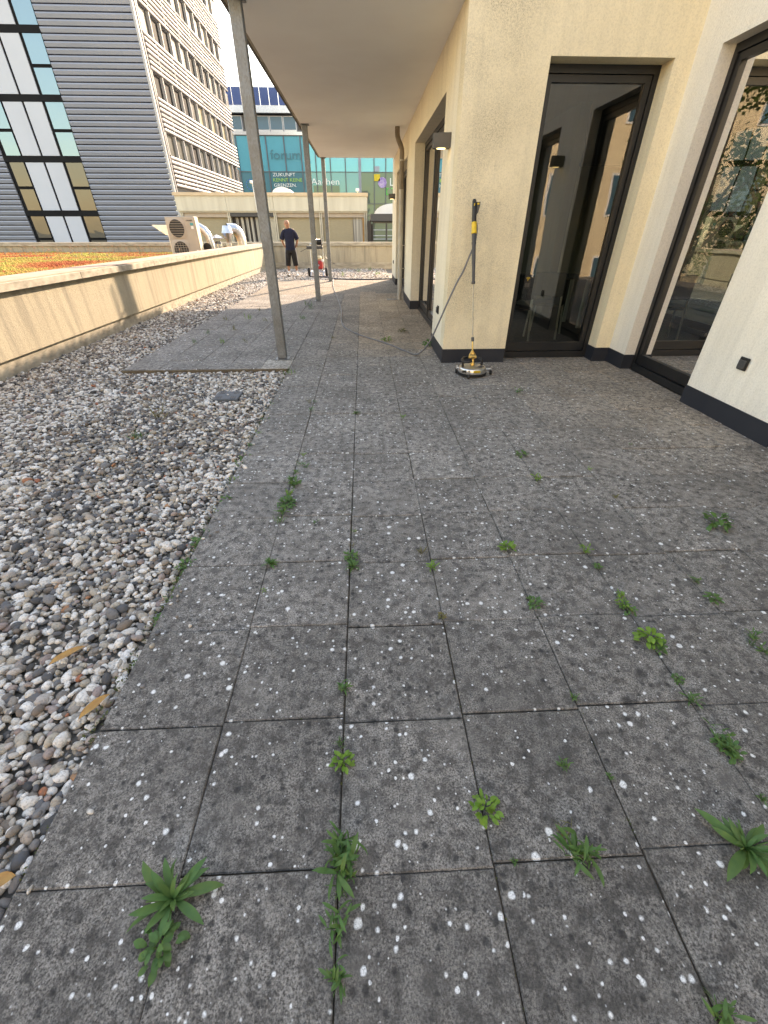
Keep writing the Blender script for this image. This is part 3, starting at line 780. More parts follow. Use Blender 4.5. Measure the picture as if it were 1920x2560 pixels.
# ------------------------------------------------------------------ low walls round the terrace
lw = tag(empty('parapet_wall', (-4.2, 9, 0)), 'long low cream wall with concrete coping left of the gravel, sunlit at its far end', 'wall')
build(MB().box(-4.33, -4.025, -3.0, 20.58, 0.144, 0.79), 'wall', M_parapet, lw)
build(MB().box(-4.30, -4.052, -3.0, 20.58, -0.3, 0.143), 'base_course', M_coping, lw)
yy = -3.0; k = 0
while yy < 20.5:
    y2 = min(yy + 2.46, 20.56)
    build(MB().cbox(-4.36, -3.965, yy + .003, y2 - .003, 0.79, 0.875, .004), 'coping_stone', M_coping, lw)
    yy = y2
build(MB().box(-4.46, -4.0, -3.0, 20.56, 0.876, 0.889), 'coping_top', M_copetop, lw)
fw_ = tag(empty('end_wall', (-3, 20.7, 0)), 'low rendered wall with pale coping closing the far end of the terrace', 'wall')
build(MB().box(-30, 4.5, 20.62, 20.86, 0.205, 0.80), 'wall', M_parapet, fw_)
build(MB().box(-30, 4.5, 20.595, 20.9, -0.3, 0.204), 'base_course', M_coping, fw_)
xx = -30
while xx < 4.4:
    build(MB().cbox(xx + .003, min(xx + 2.2, 4.5) - .003, 20.56, 20.95, 0.80, 0.93, .005), 'coping_stone', M_coping, fw_); xx += 2.2

# green roof behind the parapet
struct(box('green_roof_deck', M_deck, None, -30, -4.37, 2, 20.59, 0.2, 0.52))
def clump(seed):
    bm = bmesh.new(); r = random.Random(seed)
    for k in range(9):
        t = bmesh.ops.create_icosphere(bm, subdivisions=1, radius=r.uniform(.22, .5))
        d = Vector((r.gauss(0, .45), r.gauss(0, .45), r.uniform(0, .7)))
        for v in t['verts']: v.co += d
    me = bpy.data.meshes.new('sedum_clump'); bm.to_mesh(me); bm.free(); return me
sedc = proto_collection('sedum_shape', [clump(s) for s in range(6)], M_sedum)
S = jitter_grid(-16, -4.5, 5.5, 20.5, 0.085)
S = S[(S[:, 0] > -1.1 - S[:, 1] * 0.85 - 2)]
n = len(S)
nz = np.array([mnoise.noise(Vector((q[0] * .55, q[1] * .9, 2.0))) + .45 * mnoise.noise(Vector((q[0] * 1.7, q[1] * 2.1, 5.0))) for q in S])
tone = np.clip(0.50 + nz * 0.55 + rng.normal(0, .07, n), 0, 0.92)
hs = 0.045 + 0.03 * np.clip(nz, 0, 1) + rng.uniform(0, .012, n)
scatter('sedum', np.stack([S[:, 0], S[:, 1], 0.52 + hs * .5], 1), np.stack([rng.normal(0, .2, n), rng.normal(0, .2, n), rng.uniform(0, 6.28, n)], 1),
        np.stack([hs * 1.0, hs * 1.0, hs * 1.1], 1), tone, sedc, 6)
stalks = MB()
for k in range(120):
    x, y = random.uniform(-13, -5.2), random.choice([random.uniform(14, 20.3), random.uniform(18.5, 20.4)])
    h = random.uniform(.12, .34); dx = random.gauss(0, .03)
    stalks.tube([(x, y, .55), (x + dx * .5, y, .55 + h * .6), (x + dx, y, .55 + h)], .004, 4)
    for q in range(5):
        a = random.uniform(0, 6.28); stalks.tube([(x + dx, y, .55 + h - .02), (x + dx + .03 * math.cos(a), y + .03 * math.sin(a), .55 + h + random.uniform(0, .03))], .006, 4)
stuff(build(stalks, 'dry_flower_stalks', M_stalk))

# ------------------------------------------------------------------ roof equipment on the green roof
ax0, ax1, ay = -6.33, -5.40, 16.5
ac = tag(empty('air_conditioner', ((ax0 + ax1) / 2, ay, .5)), 'beige two-fan outdoor air conditioner standing on the green roof', 'air conditioner')
build(MB().cbox(ax0, ax1, ay, ay + .33, .53, 1.705, .012), 'casing', M_ac, ac)
build(MB().box(ax1 + .001, ax1 + .012, ay + .02, ay + .32, .55, 1.69), 'side_panel', M_acl, ac)
for zc in (1.39, .80):
    xc = ax0 + .32
    fr = MB(); n = 28
    outer = [(xc + .29 * math.copysign(min(1, abs(1.25 * math.cos(t))), math.cos(t)), zc + .285 * math.copysign(min(1, abs(1.25 * math.sin(t))), math.sin(t))) for t in np.linspace(0, 2 * math.pi, n, endpoint=False)]
    inner = [(xc + .235 * math.cos(t), zc + .245 * math.sin(t)) for t in np.linspace(0, 2 * math.pi, n, endpoint=False)]
    for (a, b) in outer: fr.v.append((a, ay - .002, b))
    for (a, b) in inner: fr.v.append((a, ay - .022, b))
    for i in range(n): j = (i + 1) % n; fr.f.append((i, j, n + j, n + i))
    fan = build(fr, 'fan_surround', M_ac, ac, smooth=True)
    build(MB().add([(a, ay - .006, b) for a, b in inner], [tuple(range(n))]), 'opening', M_black, fan)
    for h in range(-3, 4):
        wd = math.sqrt(max(0, .235 ** 2 - (h * .065) ** 2)); build(MB().tube([(xc - wd, ay - .024, zc + h * .065), (xc + wd, ay - .024, zc + h * .065)], .005, 5), 'grille_bar', M_ac, fan)
    if zc < 1:
        for h in range(-2, 3): build(MB().tube([(xc + h * .085, ay - .026, zc - .22), (xc + h * .085, ay - .026, zc + .2)], .004, 5), 'grille_bar', M_ac, fan)
text_mesh('MITSUBISHI', 0.055, (ax0 + .70, ay - .004, 1.585), M_black, ac, width=.15, depth=.003)
build(MB().add([(ax0 + .655, ay - .0035, 1.585), (ax0 + .685, ay - .0035, 1.585), (ax0 + .67, ay - .0035, 1.625)], [(0, 1, 2)]), 'emblem', M_black, ac)
build(MB().box(ax0 + .765, ax0 + .87, ay - .004, ay - .001, 1.47, 1.54), 'green_label', M_tprint, ac)
build(MB().box(ax0 + .78, ax0 + .86, ay - .004, ay - .001, 1.38, 1.455), 'paper_label', M_white, ac)
build(MB().box(ax0 + .81, ax0 + .87, ay - .004, ay - .001, .70, .80), 'lower_label', M_white, ac)
for x in (ax0 + .1, ax1 - .1): build(MB().box(x - .03, x + .03, ay, ay + .33, .49, .53), 'foot', M_dgrey, ac)

def arc_pipe(c, r0, a0, a1, n, plane_dir):
    return [Vector(c) + Vector(plane_dir) * (r0 * math.cos(a)) + Vector((0, 0, 1)) * (r0 * math.sin(a)) for a in np.linspace(a0, a1, n)]
el = tag(empty('elbow_duct', (-4.62, 18.2, .52)), 'ribbed silver elbow duct with a dark open mouth on the roof', 'duct')
path = [(-4.46, 18.4, .5), (-4.46, 18.4, 1.0)] + [(-4.46 - .22 * (1 - math.cos(a)), 18.4 - .1 * (1 - math.cos(a)), 1.0 + .38 * math.sin(a)) for a in np.linspace(.2, 1.57, 6)] + [(-4.86, 18.2, 1.38)]
build(MB().tube(path, .17, 20, caps=False), 'duct', M_zinc, el, smooth=True, sharp=60)
build(MB().tube([(-4.80, 18.235, 1.38), (-4.85, 18.21, 1.38)], .16, 20), 'mouth', M_black, el)
for i in (1, 2, 4, 6): build(MB().tube([Vector(path[i]) - (Vector(path[i + 1]) - Vector(path[i])).normalized() * .012, Vector(path[i]) + (Vector(path[i + 1]) - Vector(path[i])).normalized() * .012], .18, 20), 'rib', M_zinc, el)
hd = tag(empty('vent_hood', (-4.95, 18.0, .52)), 'silver conical vent hood between the elbow duct and the low cap', 'vent')
build(MB().lathe([(.06, .5), (.06, .95), (.07, 1.05), (.19, 1.24), (.20, 1.26), (.125, 1.48), (.12, 1.48)], (-4.80, 17.9, 0), 18), 'cone', M_zinc, hd, smooth=True)
build(MB().lathe([(.10, .5), (.10, .95)], (-4.80, 17.9, 0), 14), 'pipe', M_zinc, hd, smooth=True)
cp = tag(empty('roof_vent', (-5.2, 17.6, .52)), 'low silver vent with a pointed cap beside the air conditioner', 'vent')
build(MB().lathe([(.15, .5), (.15, .95), (.10, 1.02)], (-5.11, 17.6, 0), 18), 'pipe', M_zinc, cp, smooth=True)
build(MB().lathe([(.245, 1.10), (.25, 1.12), (.02, 1.215), (.002, 1.217)], (-5.11, 17.6, 0), 18), 'cap', M_zinc, cp, smooth=True)
for a in range(3): build(MB().box(-5.115 + .12 * math.cos(a * 2.1), -5.105 + .12 * math.cos(a * 2.1), 17.595 + .12 * math.sin(a * 2.1), 17.605 + .12 * math.sin(a * 2.1), 1.0, 1.12), 'strut', M_zinc, cp)
du = tag(empty('bent_duct', (-5.35, 17.3, .52)), 'large silver duct curving down behind the air conditioner', 'duct')
build(MB().tube([(-5.75, 17.3, 1.42), (-5.55, 17.3, 1.44), (-5.40, 17.3, 1.35), (-5.29, 17.3, 1.18), (-5.25, 17.3, .95), (-5.25, 17.3, .5)], .12, 16), 'duct', M_zinc, du, smooth=True)
build(MB().lathe([(.13, 17.0), (.13, 17.06)], (-5.32, 0, .86), 16, 'y'), 'collar', M_black, du)
hn = tag(empty('horn_vent', (-6.75, 17.2, .52)), 'silver flared vent sticking out left of the air conditioner', 'vent')
build(MB().prism([(-7.0, 1.49), (-6.25, 1.49), (-6.4, 1.16), (-6.62, 1.22), (-6.8, 1.34)], 17.0, 17.3), 'funnel', M_zinc, hn)
build(MB().box(-6.55, -6.35, 17.05, 17.25, .5, 1.2), 'stem', M_zinc, hn)

# ------------------------------------------------------------------ low pavilion beyond the end wall
LY = 27.0
lo = tag(empty('low_building', (-4.6, LY, -4)), 'low cream flat-roofed building with blinds behind the end wall', 'building')
lx = [-9.46, -7.03, -4.61, -2.21, 0.18]
build(MB().box(-9.6, .29, LY + .42, LY + 8, -4.6, 2.70), 'body', M_lowcol, lo)
build(MB().box(-9.66, .33, LY - .06, LY + 8.05, 2.80, 2.935), 'coping', M_lowcop, lo)
for i in range(4):
    a, b = (lx[i] - (.14 if i == 0 else 0)), lx[i + 1] + (.11 if i == 3 else 0)
    build(MB().box(a + .006, b - .006, LY, LY + .25, 2.165, 2.797), 'fascia_panel', M_lowfas, lo)
build(MB().box(-9.55, .27, LY + .05, LY + .4, 2.10, 2.162), 'lintel', M_lowcol, lo)
for i, x in enumerate(lx):
    build(MB().box(x - .07, x - .005, LY + .08, LY + .4, -4.6, 2.098).box(x + .02, x + .08, LY + .08, LY + .4, -4.6, 2.098), 'column', M_lowcol, lo)
    build(MB().box(x - .005, x + .02, LY + .2, LY + .4, -4.6, 2.098), 'column_gap', M_dgrey, lo)
for i in range(4):
    a, b = lx[i] + .085, lx[i + 1] - .075
    if i != 1:
        wnd = build(MB().box(a, b, LY + .16, LY + .38, 1.90, 2.096), 'blind_box', M_rollbox, lo)
        bl = MB(); zz = 0.3
        while zz < 1.89:
            bl.box(a, b if i < 3 else b - .62, LY + .30, LY + .315, zz, zz + .047); zz += .05
        build(bl, 'blind', M_blind, wnd)
        build(MB().box(a, b, LY + .33, LY + .40, -1, 1.9), 'window_back', M_blind, wnd)
        if i == 3:
            build(MB().box(b - .60, b - .10, LY + .29, LY + .32, .3, 1.89), 'pale_blind', M_curt, wnd)
            build(MB().box(b - .09, b - .005, LY + .2, LY + .32, .3, 1.89), 'wood_strip', M_wood, wnd)
    else:
        wnd = build(MB().box(a, b, LY + .1, LY + .38, 1.93, 2.096), 'awning_box', M_dgrey, lo)
        build(MB().box(a, b, LY + .395, LY + .41, -1, 1.93), 'window_back', M_black, wnd)
        for k in range(5): build(MB().box(a + .2 + k * .26, a + .33 + k * .26, LY + .33, LY + .36, .3, 1.9), 'curtain', M_curt, wnd)
        build(MB().box(a + 1.45, a + 1.5, LY + .1, LY + .3, .3, 1.9).box(a + 1.72, a + 1.77, LY + .0, LY + .2, .3, 1.9), 'open_sash', M_zinc, wnd)
        build(MB().box(a + 1.80, b, LY + .25, LY + .3, .3, 1.92), 'sash_panel', M_lowcol, wnd)

def skylight(x, y, z, rx, ry, h, label):
    m = MB(); n = 14
    prof = [(rx * math.cos(t), h * math.sin(t)) for t in np.linspace(0, math.pi, n)]
    m.prism([(x + a, z + b) for a, b in prof], y, y + ry)
    o = tag(empty('roof_skylight', (x, y, z)), label, 'skylight'); build(m, 'dome', M_white, o, smooth=True, sharp=50)
    build(MB().box(x - rx - .04, x + rx + .04, y - .04, y + ry + .04, z - .12, z - .002), 'kerb', M_white, o)
skylight(-4.4, 29.0, 2.99, .54, 1.2, .31, 'small white domed skylight on the low building roof')
skylight(2.0, 31.5, 2.19, 1.2, 1.6, .5, 'large white domed roof light above the black kiosk')
ca = tag(empty('security_camera', (-5.5, 26.8, 2.1)), 'white camera on a thin pole in front of the low building', 'camera')
build(MB().tube([(-5.47, 26.93, 2.1), (-5.53, 26.93, 3.35)], .018, 8), 'pole', M_white, ca)
build(MB().cbox(-5.62, -5.50, 26.78, 26.95, 3.28, 3.41, .02), 'head', M_white, ca)
ca2 = tag(empty('floodlight', (-.2, 27.2, 2.94)), 'small white floodlight on the right end of the low building roof', 'lamp')
build(MB().cbox(-.3, -.12, 27.1, 27.25, 3.0, 3.13, .02), 'head', M_white, ca2); build(MB().tube([(-.2, 27.2, 2.94), (-.2, 27.2, 3.02)], .02, 8), 'stem', M_white, ca2)

ki = tag(empty('kiosk', (1.5, 26, -4)), 'black kiosk with shelved windows right of the low building', 'kiosk')
build(MB().box(.46, 4.4, 26.3, 29, -4.6, 1.60), 'body', M_black, ki)
build(MB().box(.44, 4.5, 26.0, 29.05, 1.72, 2.03), 'fascia', M_dgrey, ki)
build(MB().box(.26, .46, 26.2, 27.5, -1, 1.73), 'side_post', M_black, ki)
for k in range(4):
    a = .54 + k * .73
    f = build(MB().box(a, a + .03, 26.18, 26.25, .2, 1.70).box(a + .69, a + .72, 26.18, 26.25, .2, 1.70).box(a + .03, a + .69, 26.18, 26.25, 1.64, 1.70), 'window', M_dgrey, ki)
    build(MB().add([(a + .03, 26.22, .2), (a + .69, 26.22, .2), (a + .69, 26.22, 1.64), (a + .03, 26.22, 1.64)], [(0, 1, 2, 3)]), 'pane', M_turqd, f)
    for z in (.93, 1.08, 1.33): build(MB().box(a + .04, a + .68, 26.19, 26.215, z, z + .035), 'shelf', M_gprint, f)

# ------------------------------------------------------------------ glass hall far behind
HK = 1.4615                                   # the hall is drawn at module size and built this much larger, 95 m away
def hpt(p): return (p[0] * HK, (p[1] - 65.0) * HK + 95.0, p[2] * HK - 0.628)
def hbuild(mb, name, mat, parent=None, **kw):
    mb.v = [hpt(q) for q in mb.v]; return build(mb, name, mat, parent, **kw)
def htext(body, size, loc, mat, parent, width=None):
    return text_mesh(body, size * HK, hpt(loc), mat, parent, width=width * HK if width else None, depth=.02)
GY = 65.0
gh = tag(empty('glass_hall', (0, 95.0, -4.6)), 'turquoise glass-fronted hall with lettering behind the low building', 'building')
mx = [-22.3, -20.4, -18.5, -16.5, -14.57, -13.05, -11.09, -8.99, -7.07, -5.41, -3.68, -1.88, -.14, 1.60, 3.03, 4.7, 6.5, 8.3, 10.1, 11.9, 13.7, 15.5]
tz = [-4.5, -2.5, .75, 2.9, 4.05, 7.15, 10.42]
hbuild(MB().box(-24, 18, GY + .25, GY + 20, -4.6, 10.45), 'body', M_turqd, gh)
hbuild(MB().box(-24, 18, GY - .1, GY + 20.1, 10.46, 10.75), 'balcony_edge', M_zinc, gh)
for j in range(len(tz) - 1):
    hbuild(MB().box(-24, 17, GY - .02, GY + .1, tz[j + 1] - .035, tz[j + 1] + .035), 'transom', M_cladd, gh)
for i in range(len(mx) - 1):
    wd = .16 if abs(mx[i] + .14) < .01 else .055
    hbuild(MB().box(mx[i] - wd, mx[i] + wd, GY - .06, GY + .12, -4.5, 10.44), 'mullion', M_cladd if wd < .1 else M_clad, gh)
    for j in range(1, len(tz) - 1):
        dark = mx[i] >= -.2 and tz[j] < 7.0
        o = hbuild(MB().add([(mx[i] + .05, GY + .05, tz[j] + .04), (mx[i + 1] - .05, GY + .05, tz[j] + .04), (mx[i + 1] - .05, GY + .05 + random.uniform(-.012, .012), tz[j + 1] - .04), (mx[i] + .05, GY + .05 + random.uniform(-.012, .012), tz[j + 1] - .04)], [(0, 1, 2, 3)]),
                  'pane', M_turqd if dark else M_turq if tz[j] > 7 else M_turql, gh)
# set-back top storey
hbuild(MB().box(-24, 18, GY + 2.3, GY + 18, 10.76, 12.5), 'top_storey', M_clad, gh)
for k in range(24):
    a = -23.5 + k * 1.6
    wn_ = hbuild(MB().box(a, a + 1.5, GY + 2.2, GY + 2.28, 10.9, 12.45), 'window', M_zinc if k % 4 != 2 else M_cladd, gh)
    hbuild(MB().box(a + .06, a + 1.44, GY + 2.17, GY + 2.195, 11.25, 12.4), 'pane', M_tglass if k % 4 != 2 else M_tglassd, wn_)
hbuild(MB().box(-24, 18, GY + 1.4, GY + 18, 12.6, 13.2), 'roof_edge', M_zinc, gh)
for k in range(40): hbuild(MB().box(-24 + k * 1.05, -24 + k * 1.05 + 1.0, GY + 1.5, GY + 1.7, 13.25, 14.75), 'blue_panel', M_bluepan, gh)
hbuild(MB().tube([(-13.6, GY + 6, 13), (-13.75, GY + 6, 18)], .04, 6), 'aerial', M_zinc, gh)
TY = GY - .08
htext('ZUKUNFT', .47, (-10.70, TY, 6.71), M_wprint, gh, width=2.7)
htext('KENNT KEINE', .47, (-10.72, TY, 6.21), M_lime, gh, width=3.5)
htext('GRENZEN.', .47, (-10.69, TY, 5.70), M_wprint, gh, width=2.75)
htext('Aachen', .85, (-6.15, TY, 5.94), M_wprint, gh, width=3.45)
htext('forum', 1.25, (-10.75, TY, 8.3), M_turql, gh, width=3.6)
htext('L', 1.1, (3.47, TY, 5.84), M_wprint, gh)
hbuild(MB().box(1.59, 2.31, TY - .02, TY, 6.3, 6.95), 'yellow_poster', M_yprint, gh)
hbuild(MB().box(1.66, 2.25, TY - .02, TY, 7.19, 7.7), 'grey_poster', M_gprint, gh)
hbuild(MB().lathe([(.55, TY - .02), (.55, TY)], (2.6, 0, 6.15), 9, 'y'), 'purple_poster', M_purple, gh)
hbuild(MB().box(3.1, 3.2, TY - .02, TY, 4.95, 5.63).box(3.2, 3.42, TY - .02, TY, 4.95, 5.05).box(3.2, 3.42, TY - .02, TY, 5.53, 5.63).box(3.92, 4.02, TY - .02, TY, 4.95, 5.63).box(3.7, 3.92, TY - .02, TY, 4.95, 5.05).box(3.7, 3.92, TY - .02, TY, 5.53, 5.63), 'green_emblem', M_green, gh)
for k in range(12):
    a = k * math.pi / 6; hbuild(MB().lathe([(.07, TY - .02), (.07, TY)], (-13.55 + .48 * math.cos(a), 0, 5.9 + .48 * math.sin(a)), 5, 'y'), 'blue_star', M_bprint, gh)
hbuild(MB().box(-5.9, -2.7, GY - .03, GY + .0, 4.3, 5.85), 'dark_banner', M_turqd, gh)

# ------------------------------------------------------------------ office tower on the left
TX, TYY, ST = -14.1, 40.0, 3.18
tw = tag(empty('office_tower', (-22, 46, -4.6)), 'tall grey clad office tower with sunlit white louvres on its right side', 'building')
ZT = 27.0
build(MB().box(-34, TX - .35, TYY + .3, 63, -4.6, ZT), 'core', M_cladd, tw)
xwl, xwr = -25.72, -20.24
z = -1.2; k = 0
while z < 24:
    zt = z + .272
    if z > .2:
        build(MB().prism([(TYY + .3, z), (TYY + .05, z + .03), (TYY + .0, z + .20), (TYY + .02, zt), (TYY + .3, zt)], xwr, TX - .10, 'yz'), 'cladding_strip', M_clad, tw)
        if z < 13: build(MB().prism([(TYY + .3, z), (TYY + .05, z + .03), (TYY + .0, z + .20), (TYY + .02, zt), (TYY + .3, zt)], -34, xwl, 'yz'), 'cladding_strip', M_clad, tw)
    z += .316; k += 1
build(MB().box(TX - .10, TX + .05, TYY - .06, TYY + .12, -4.6, ZT), 'corner_tube', M_louver, tw)
# window strip in the gable
build(MB().box(xwl, xwr, TYY + .12, TYY + .3, -4.6, 24), 'strip_back', M_tframe, tw)
for s in range(-1, 7):
    zb = 2.385 + s * ST
    build(MB().box(xwl, xwr, TYY + .02, TYY + .118, zb - .17, zb + .17), 'floor_band', M_tframe, tw)
    z0, z1 = zb + .19, zb + ST - .19
    zm = (z0 + z1) / 2 - .05
    for (a, b) in ((-24.30, -23.04), (-22.88, -21.69)):
        build(MB().box(a, b, TYY + .04, TYY + .118, z0, z1), 'white_panel', M_tpanel, tw)
    for (a, b) in ((-25.43, -24.44), (-21.47, -20.30)):
        for (c0, c1) in ((z0, zm - .09), (zm + .09, z1)):
            wf = build(MB().box(a - .05, b + .02, TYY + .06, TYY + .118, c0 - .03, c1 + .03), 'window', M_tframe, tw)
            mt = M_tglass if s >= 1 else random.choice([M_tglassd, M_tglassb]) if a < -24 else M_tglassd
            build(MB().add([(a, TYY + .055, c0), (b, TYY + .055, c0), (b, TYY + .05, c1), (a, TYY + .05, c1)], [(0, 1, 2, 3)]), 'pane', mt, wf)
# louvred side
for s in range(0, 8):
    zw = 2.84 + s * 3.16                      # window sill heights 6.0, 9.16 ...
    ztop = zw + 1.17
    if s > 0:
        build(MB().box(TX - .34, TX - .28, TYY + .5, 63, zw - .06, ztop + .06), 'window_band', M_tframe, tw)
        for q in range(12):
            a = 41.0 + q * 1.87
            if a > 62: break
            wf = build(MB().box(TX - .27, TX - .24, a + .06, a + 1.80, zw, ztop), 'window', random.choice([M_tframe, M_tglassd, M_tglassd, M_tframe, M_tframe, M_tglassb]), tw)
            build(MB().box(TX - .25, TX - .04, a - .05, a + .05, zw - .05, ztop + .05), 'window_post', M_louver, wf)
    zs = ztop + .1
    build(MB().box(TX - .34, TX - .3, TYY + .5, 63, ztop + .07, zw + 3.16 - .07), 'spandrel', M_louverb, tw)
    for kk in range(7):
        for (ya, yb) in ((41.0, 46.55), (46.65, 52.2), (52.3, 57.8), (57.9, 62.9)):
            tilt = 0.05 if (kk + s + int(ya)) % 5 else 0.02
            zl = zs + kk * .272
            build(MB().prism([(TX - .16, zl), (TX - .02, zl + .02), (TX + .01, zl + .15 - tilt), (TX - .02, zl + .16), (TX - .16, zl + .12)], ya, yb), 'louvre', M_louver, tw)
    for q in range(7): build(MB().box(TX - .1, TX - .03, 42.9 + q * 3.0, 42.96 + q * 3.0, ztop + .1, zw + 3.1), 'louvre_hanger', M_louver, tw)
build(MB().box(TX - .3, TX - .05, TYY + .25, TYY + .42, -4.6, ZT), 'corner_frame', M_zinc, tw)
build(MB().box(TX - .3, TX - .05, TYY + .7, TYY + .8, -4.6, ZT), 'corner_frame', M_louver, tw)

# ------------------------------------------------------------------ buildings and trees that only show as reflections and bounce light
rb = tag(empty('courtyard_building', (-6, -15, -4.6)), 'sunlit cream building across the courtyard behind the viewer', 'building')
build(MB().box(-24, 2.5, -26, -14, -4.6, 9.5), 'wall', M_rear, rb)
for i in range(8):
    for j in range(3):
        a = -22.5 + i * 3.1; b = -1.5 + j * 3.4
        f = build(MB().box(a, a + 1.3, -14.0, -13.95, b, b + 1.7), 'window', M_white, rb); build(MB().box(a + .08, a + 1.22, -13.94, -13.93, b + .08, b + 1.62), 'pane', M_tglass, f)
build(MB().prism([(-26.5, 9.5), (-20, 13), (-13.5, 9.5)], -24.5, 3.0, 'yz'), 'roof', M_cladd, rb)
def tree(x, y, z, h, cr, label, seed):
    rd = random.Random(seed); o = tag(empty('tree', (x, y, z)), label, 'tree')
    t = MB(); t.tube([(x, y, z), (x + .1, y, z + h * .35), (x + .05, y + .1, z + h * .7), (x, y, z + h * .9)], [.28, .22, .13, .04], 8)
    for k in range(8):
        a = rd.uniform(0, 6.28); zz = z + h * rd.uniform(.35, .75); t.tube([(x + .05, y, zz), (x + cr * .5 * math.cos(a), y + cr * .5 * math.sin(a), zz + h * .12), (x + cr * .8 * math.cos(a), y + cr * .8 * math.sin(a), zz + h * .2)], [.09, .06, .02], 6)
    build(t, 'trunk', M_bark, o)
    lf = MB(); cl = [(Vector((rd.gauss(0, cr * .45), rd.gauss(0, cr * .45), h * .68 + rd.gauss(0, h * .14))), rd.uniform(.5, 1.1)) for _ in range(22)]
    for c, r in cl:
        for q in range(90):
            d = Vector((rd.gauss(0, 1), rd.gauss(0, 1), rd.gauss(0, .8))).normalized() * r * rd.uniform(.5, 1.05)
            p = c + d + Vector((x, y, z)); u = Vector((rd.gauss(0, 1), rd.gauss(0, 1), rd.gauss(0, 1))).normalized() * .11; v = u.orthogonal().normalized() * .07
            lf.add([p - u, p + v, p + u, p - v], [(0, 1, 2, 3)])
    build(lf, 'crown', M_leafT, o)
tree(-7.6, -9.5, -4.6, 10.6, 2.6, 'leafy tree mirrored in the upper half of the nearest glass door', 3)
tree(-10.6, -9.8, -4.6, 8.8, 2.2, 'lower leafy tree mirrored beside the frame of the nearest glass door', 5)

# ------------------------------------------------------------------ surface cleaner with lance
cl = tag(empty('surface_cleaner', (1.205, 4.70, 0)), 'round steel surface cleaner with brass joint and tall spray lance leaning on the wall', 'cleaner')
cx, cy = 1.200, 4.705
build(MB().lathe([(.150, .012), (.163, .016), (.163, .034), (.152, .036)], (cx, cy, 0), 36), 'brush_skirt', M_black, cl, smooth=True)
build(MB().lathe([(.150, .0365), (.158, .040), (.158, .052), (.152, .056), (.150, .082), (.144, .091), (.06, .098), (.002, .099)], (cx, cy, 0), 40), 'deck', M_steel, cl, smooth=True)
build(MB().cbox(cx - .02, cx + .055, cy - .1555, cy - .1505, .060, .084, .001), 'yellow_label', M_yellow, cl)
text_mesh('CLEAN', .016, (cx - .012, cy - .157, .066), M_black, cl, width=.056, depth=.001)
build(MB().box(cx - .137, cx - .095, cy - .125, cy - .113, .058, .080), 'slot', M_black, cl)
ring = [(cx - .115, cy - .02, .093), (cx - .118, cy - .02, .150), (cx - .118, cy + .03, .158), (cx - .095, cy + .085, .160), (cx - .045, cy + .12, .160), (cx + .01, cy + .125, .160), (cx + .06, cy + .11, .160), (cx + .10, cy + .07, .158), (cx + .112, cy + .04, .150), (cx + .112, cy + .04, .093)]
build(MB().tube(ring, .014, 10), 'handle_bar', M_black, cl, smooth=True)
build(MB().tube([(cx - .118, cy - .02, .152), (cx - .06, cy - .05, .150), (cx - .02, cy - .02, .150)], .012, 8), 'handle_cross', M_black, cl, smooth=True)
build(MB().box(cx + .05, cx + .12, cy - .055, cy - .040, .0975, .1025), 'rib', M_dgrey, cl)
for (ax, ay_) in ((cx - .075, cy - .175), (cx + .215, cy - .01), (cx - .165, cy + .06)):
    cs = build(MB().tube([(cx + (ax - cx) * .72, cy + (ay_ - cy) * .72, .062), (ax, ay_, .066)], .008, 8), 'caster', M_steel, cl)
    build(MB().lathe([(.010, -.010), (.026, -.009), (.026, .009), (.010, .010)], (ax, ay_, .027), 18, 'x'), 'wheel', M_rubber, cs)
    build(MB().tube([(ax, ay_, .046), (ax, ay_, .09)], .009, 8), 'stem', M_steel, cs)
P0 = Vector((1.1995, 4.715, .10)); P1 = Vector((1.127, 5.125, 1.614))
def LN(t): return P0 + (P1 - P0) * t
def zt(zv): return LN((zv - .10) / 1.514)
sw = build(MB().lathe([(.022, .098), (.026, .104), (.022, .130), (.014, .142), (.012, .17), (.016, .172), (.016, .19), (.010, .192)], (P0.x, P0.y, 0), 16), 'brass_swivel', M_brass, cl, smooth=True)
a, b, c = zt(.196), zt(.196) + Vector((0, 0, 0)), zt(.262)
build(MB().tube([zt(.2) + Vector((-.036, 0, 0)), zt(.2) + Vector((.036, 0, 0)), zt(.262), zt(.2) + Vector((-.036, 0, 0))], .0085, 8), 'brass_yoke', M_brass, cl, smooth=True)
build(MB().tube([zt(.185) + Vector((-.044, 0, 0)), zt(.185) + Vector((.044, 0, 0))], .0145, 10), 'brass_pivot', M_brass, cl, smooth=True)
build(MB().add([zt(.21) + Vector((-.024, .002, 0)), zt(.21) + Vector((.024, .002, 0)), zt(.252) + Vector((0, .002, 0))], [(0, 1, 2)]), 'yoke_web', M_brass, cl)
build(MB().tube([zt(.258), zt(.345)], .0085, 10), 'brass_tube', M_brass, cl, smooth=True)
build(MB().tube([zt(.340), zt(.345), zt(.378), zt(.383)], [.012, .016, .016, .012], 10), 'coupling', M_dgrey, cl, smooth=True)
build(MB().tube([zt(.38), zt(.90)], .0058, 10), 'lance_tube', M_shaft, cl, smooth=True)
build(MB().tube([zt(.885), zt(.89), zt(.905), zt(.91), zt(1.0), zt(1.13), zt(1.24)], [.016, .021, .021, .016, .0165, .020, .0205], 14), 'lance_grip', M_dgrey, cl, smooth=True)
build(MB().tube([zt(1.238), zt(1.252)], .024, 14).tube([zt(1.252), zt(1.333)], .0215, 8), 'lance_collar', M_dgrey, cl, smooth=True)
build(MB().tube([zt(1.325), zt(1.33), zt(1.345), zt(1.35), zt(1.42), zt(1.425)], [.024, .028, .028, .026, .027, .022], 14), 'yellow_sleeve', M_yellow, cl, smooth=True)
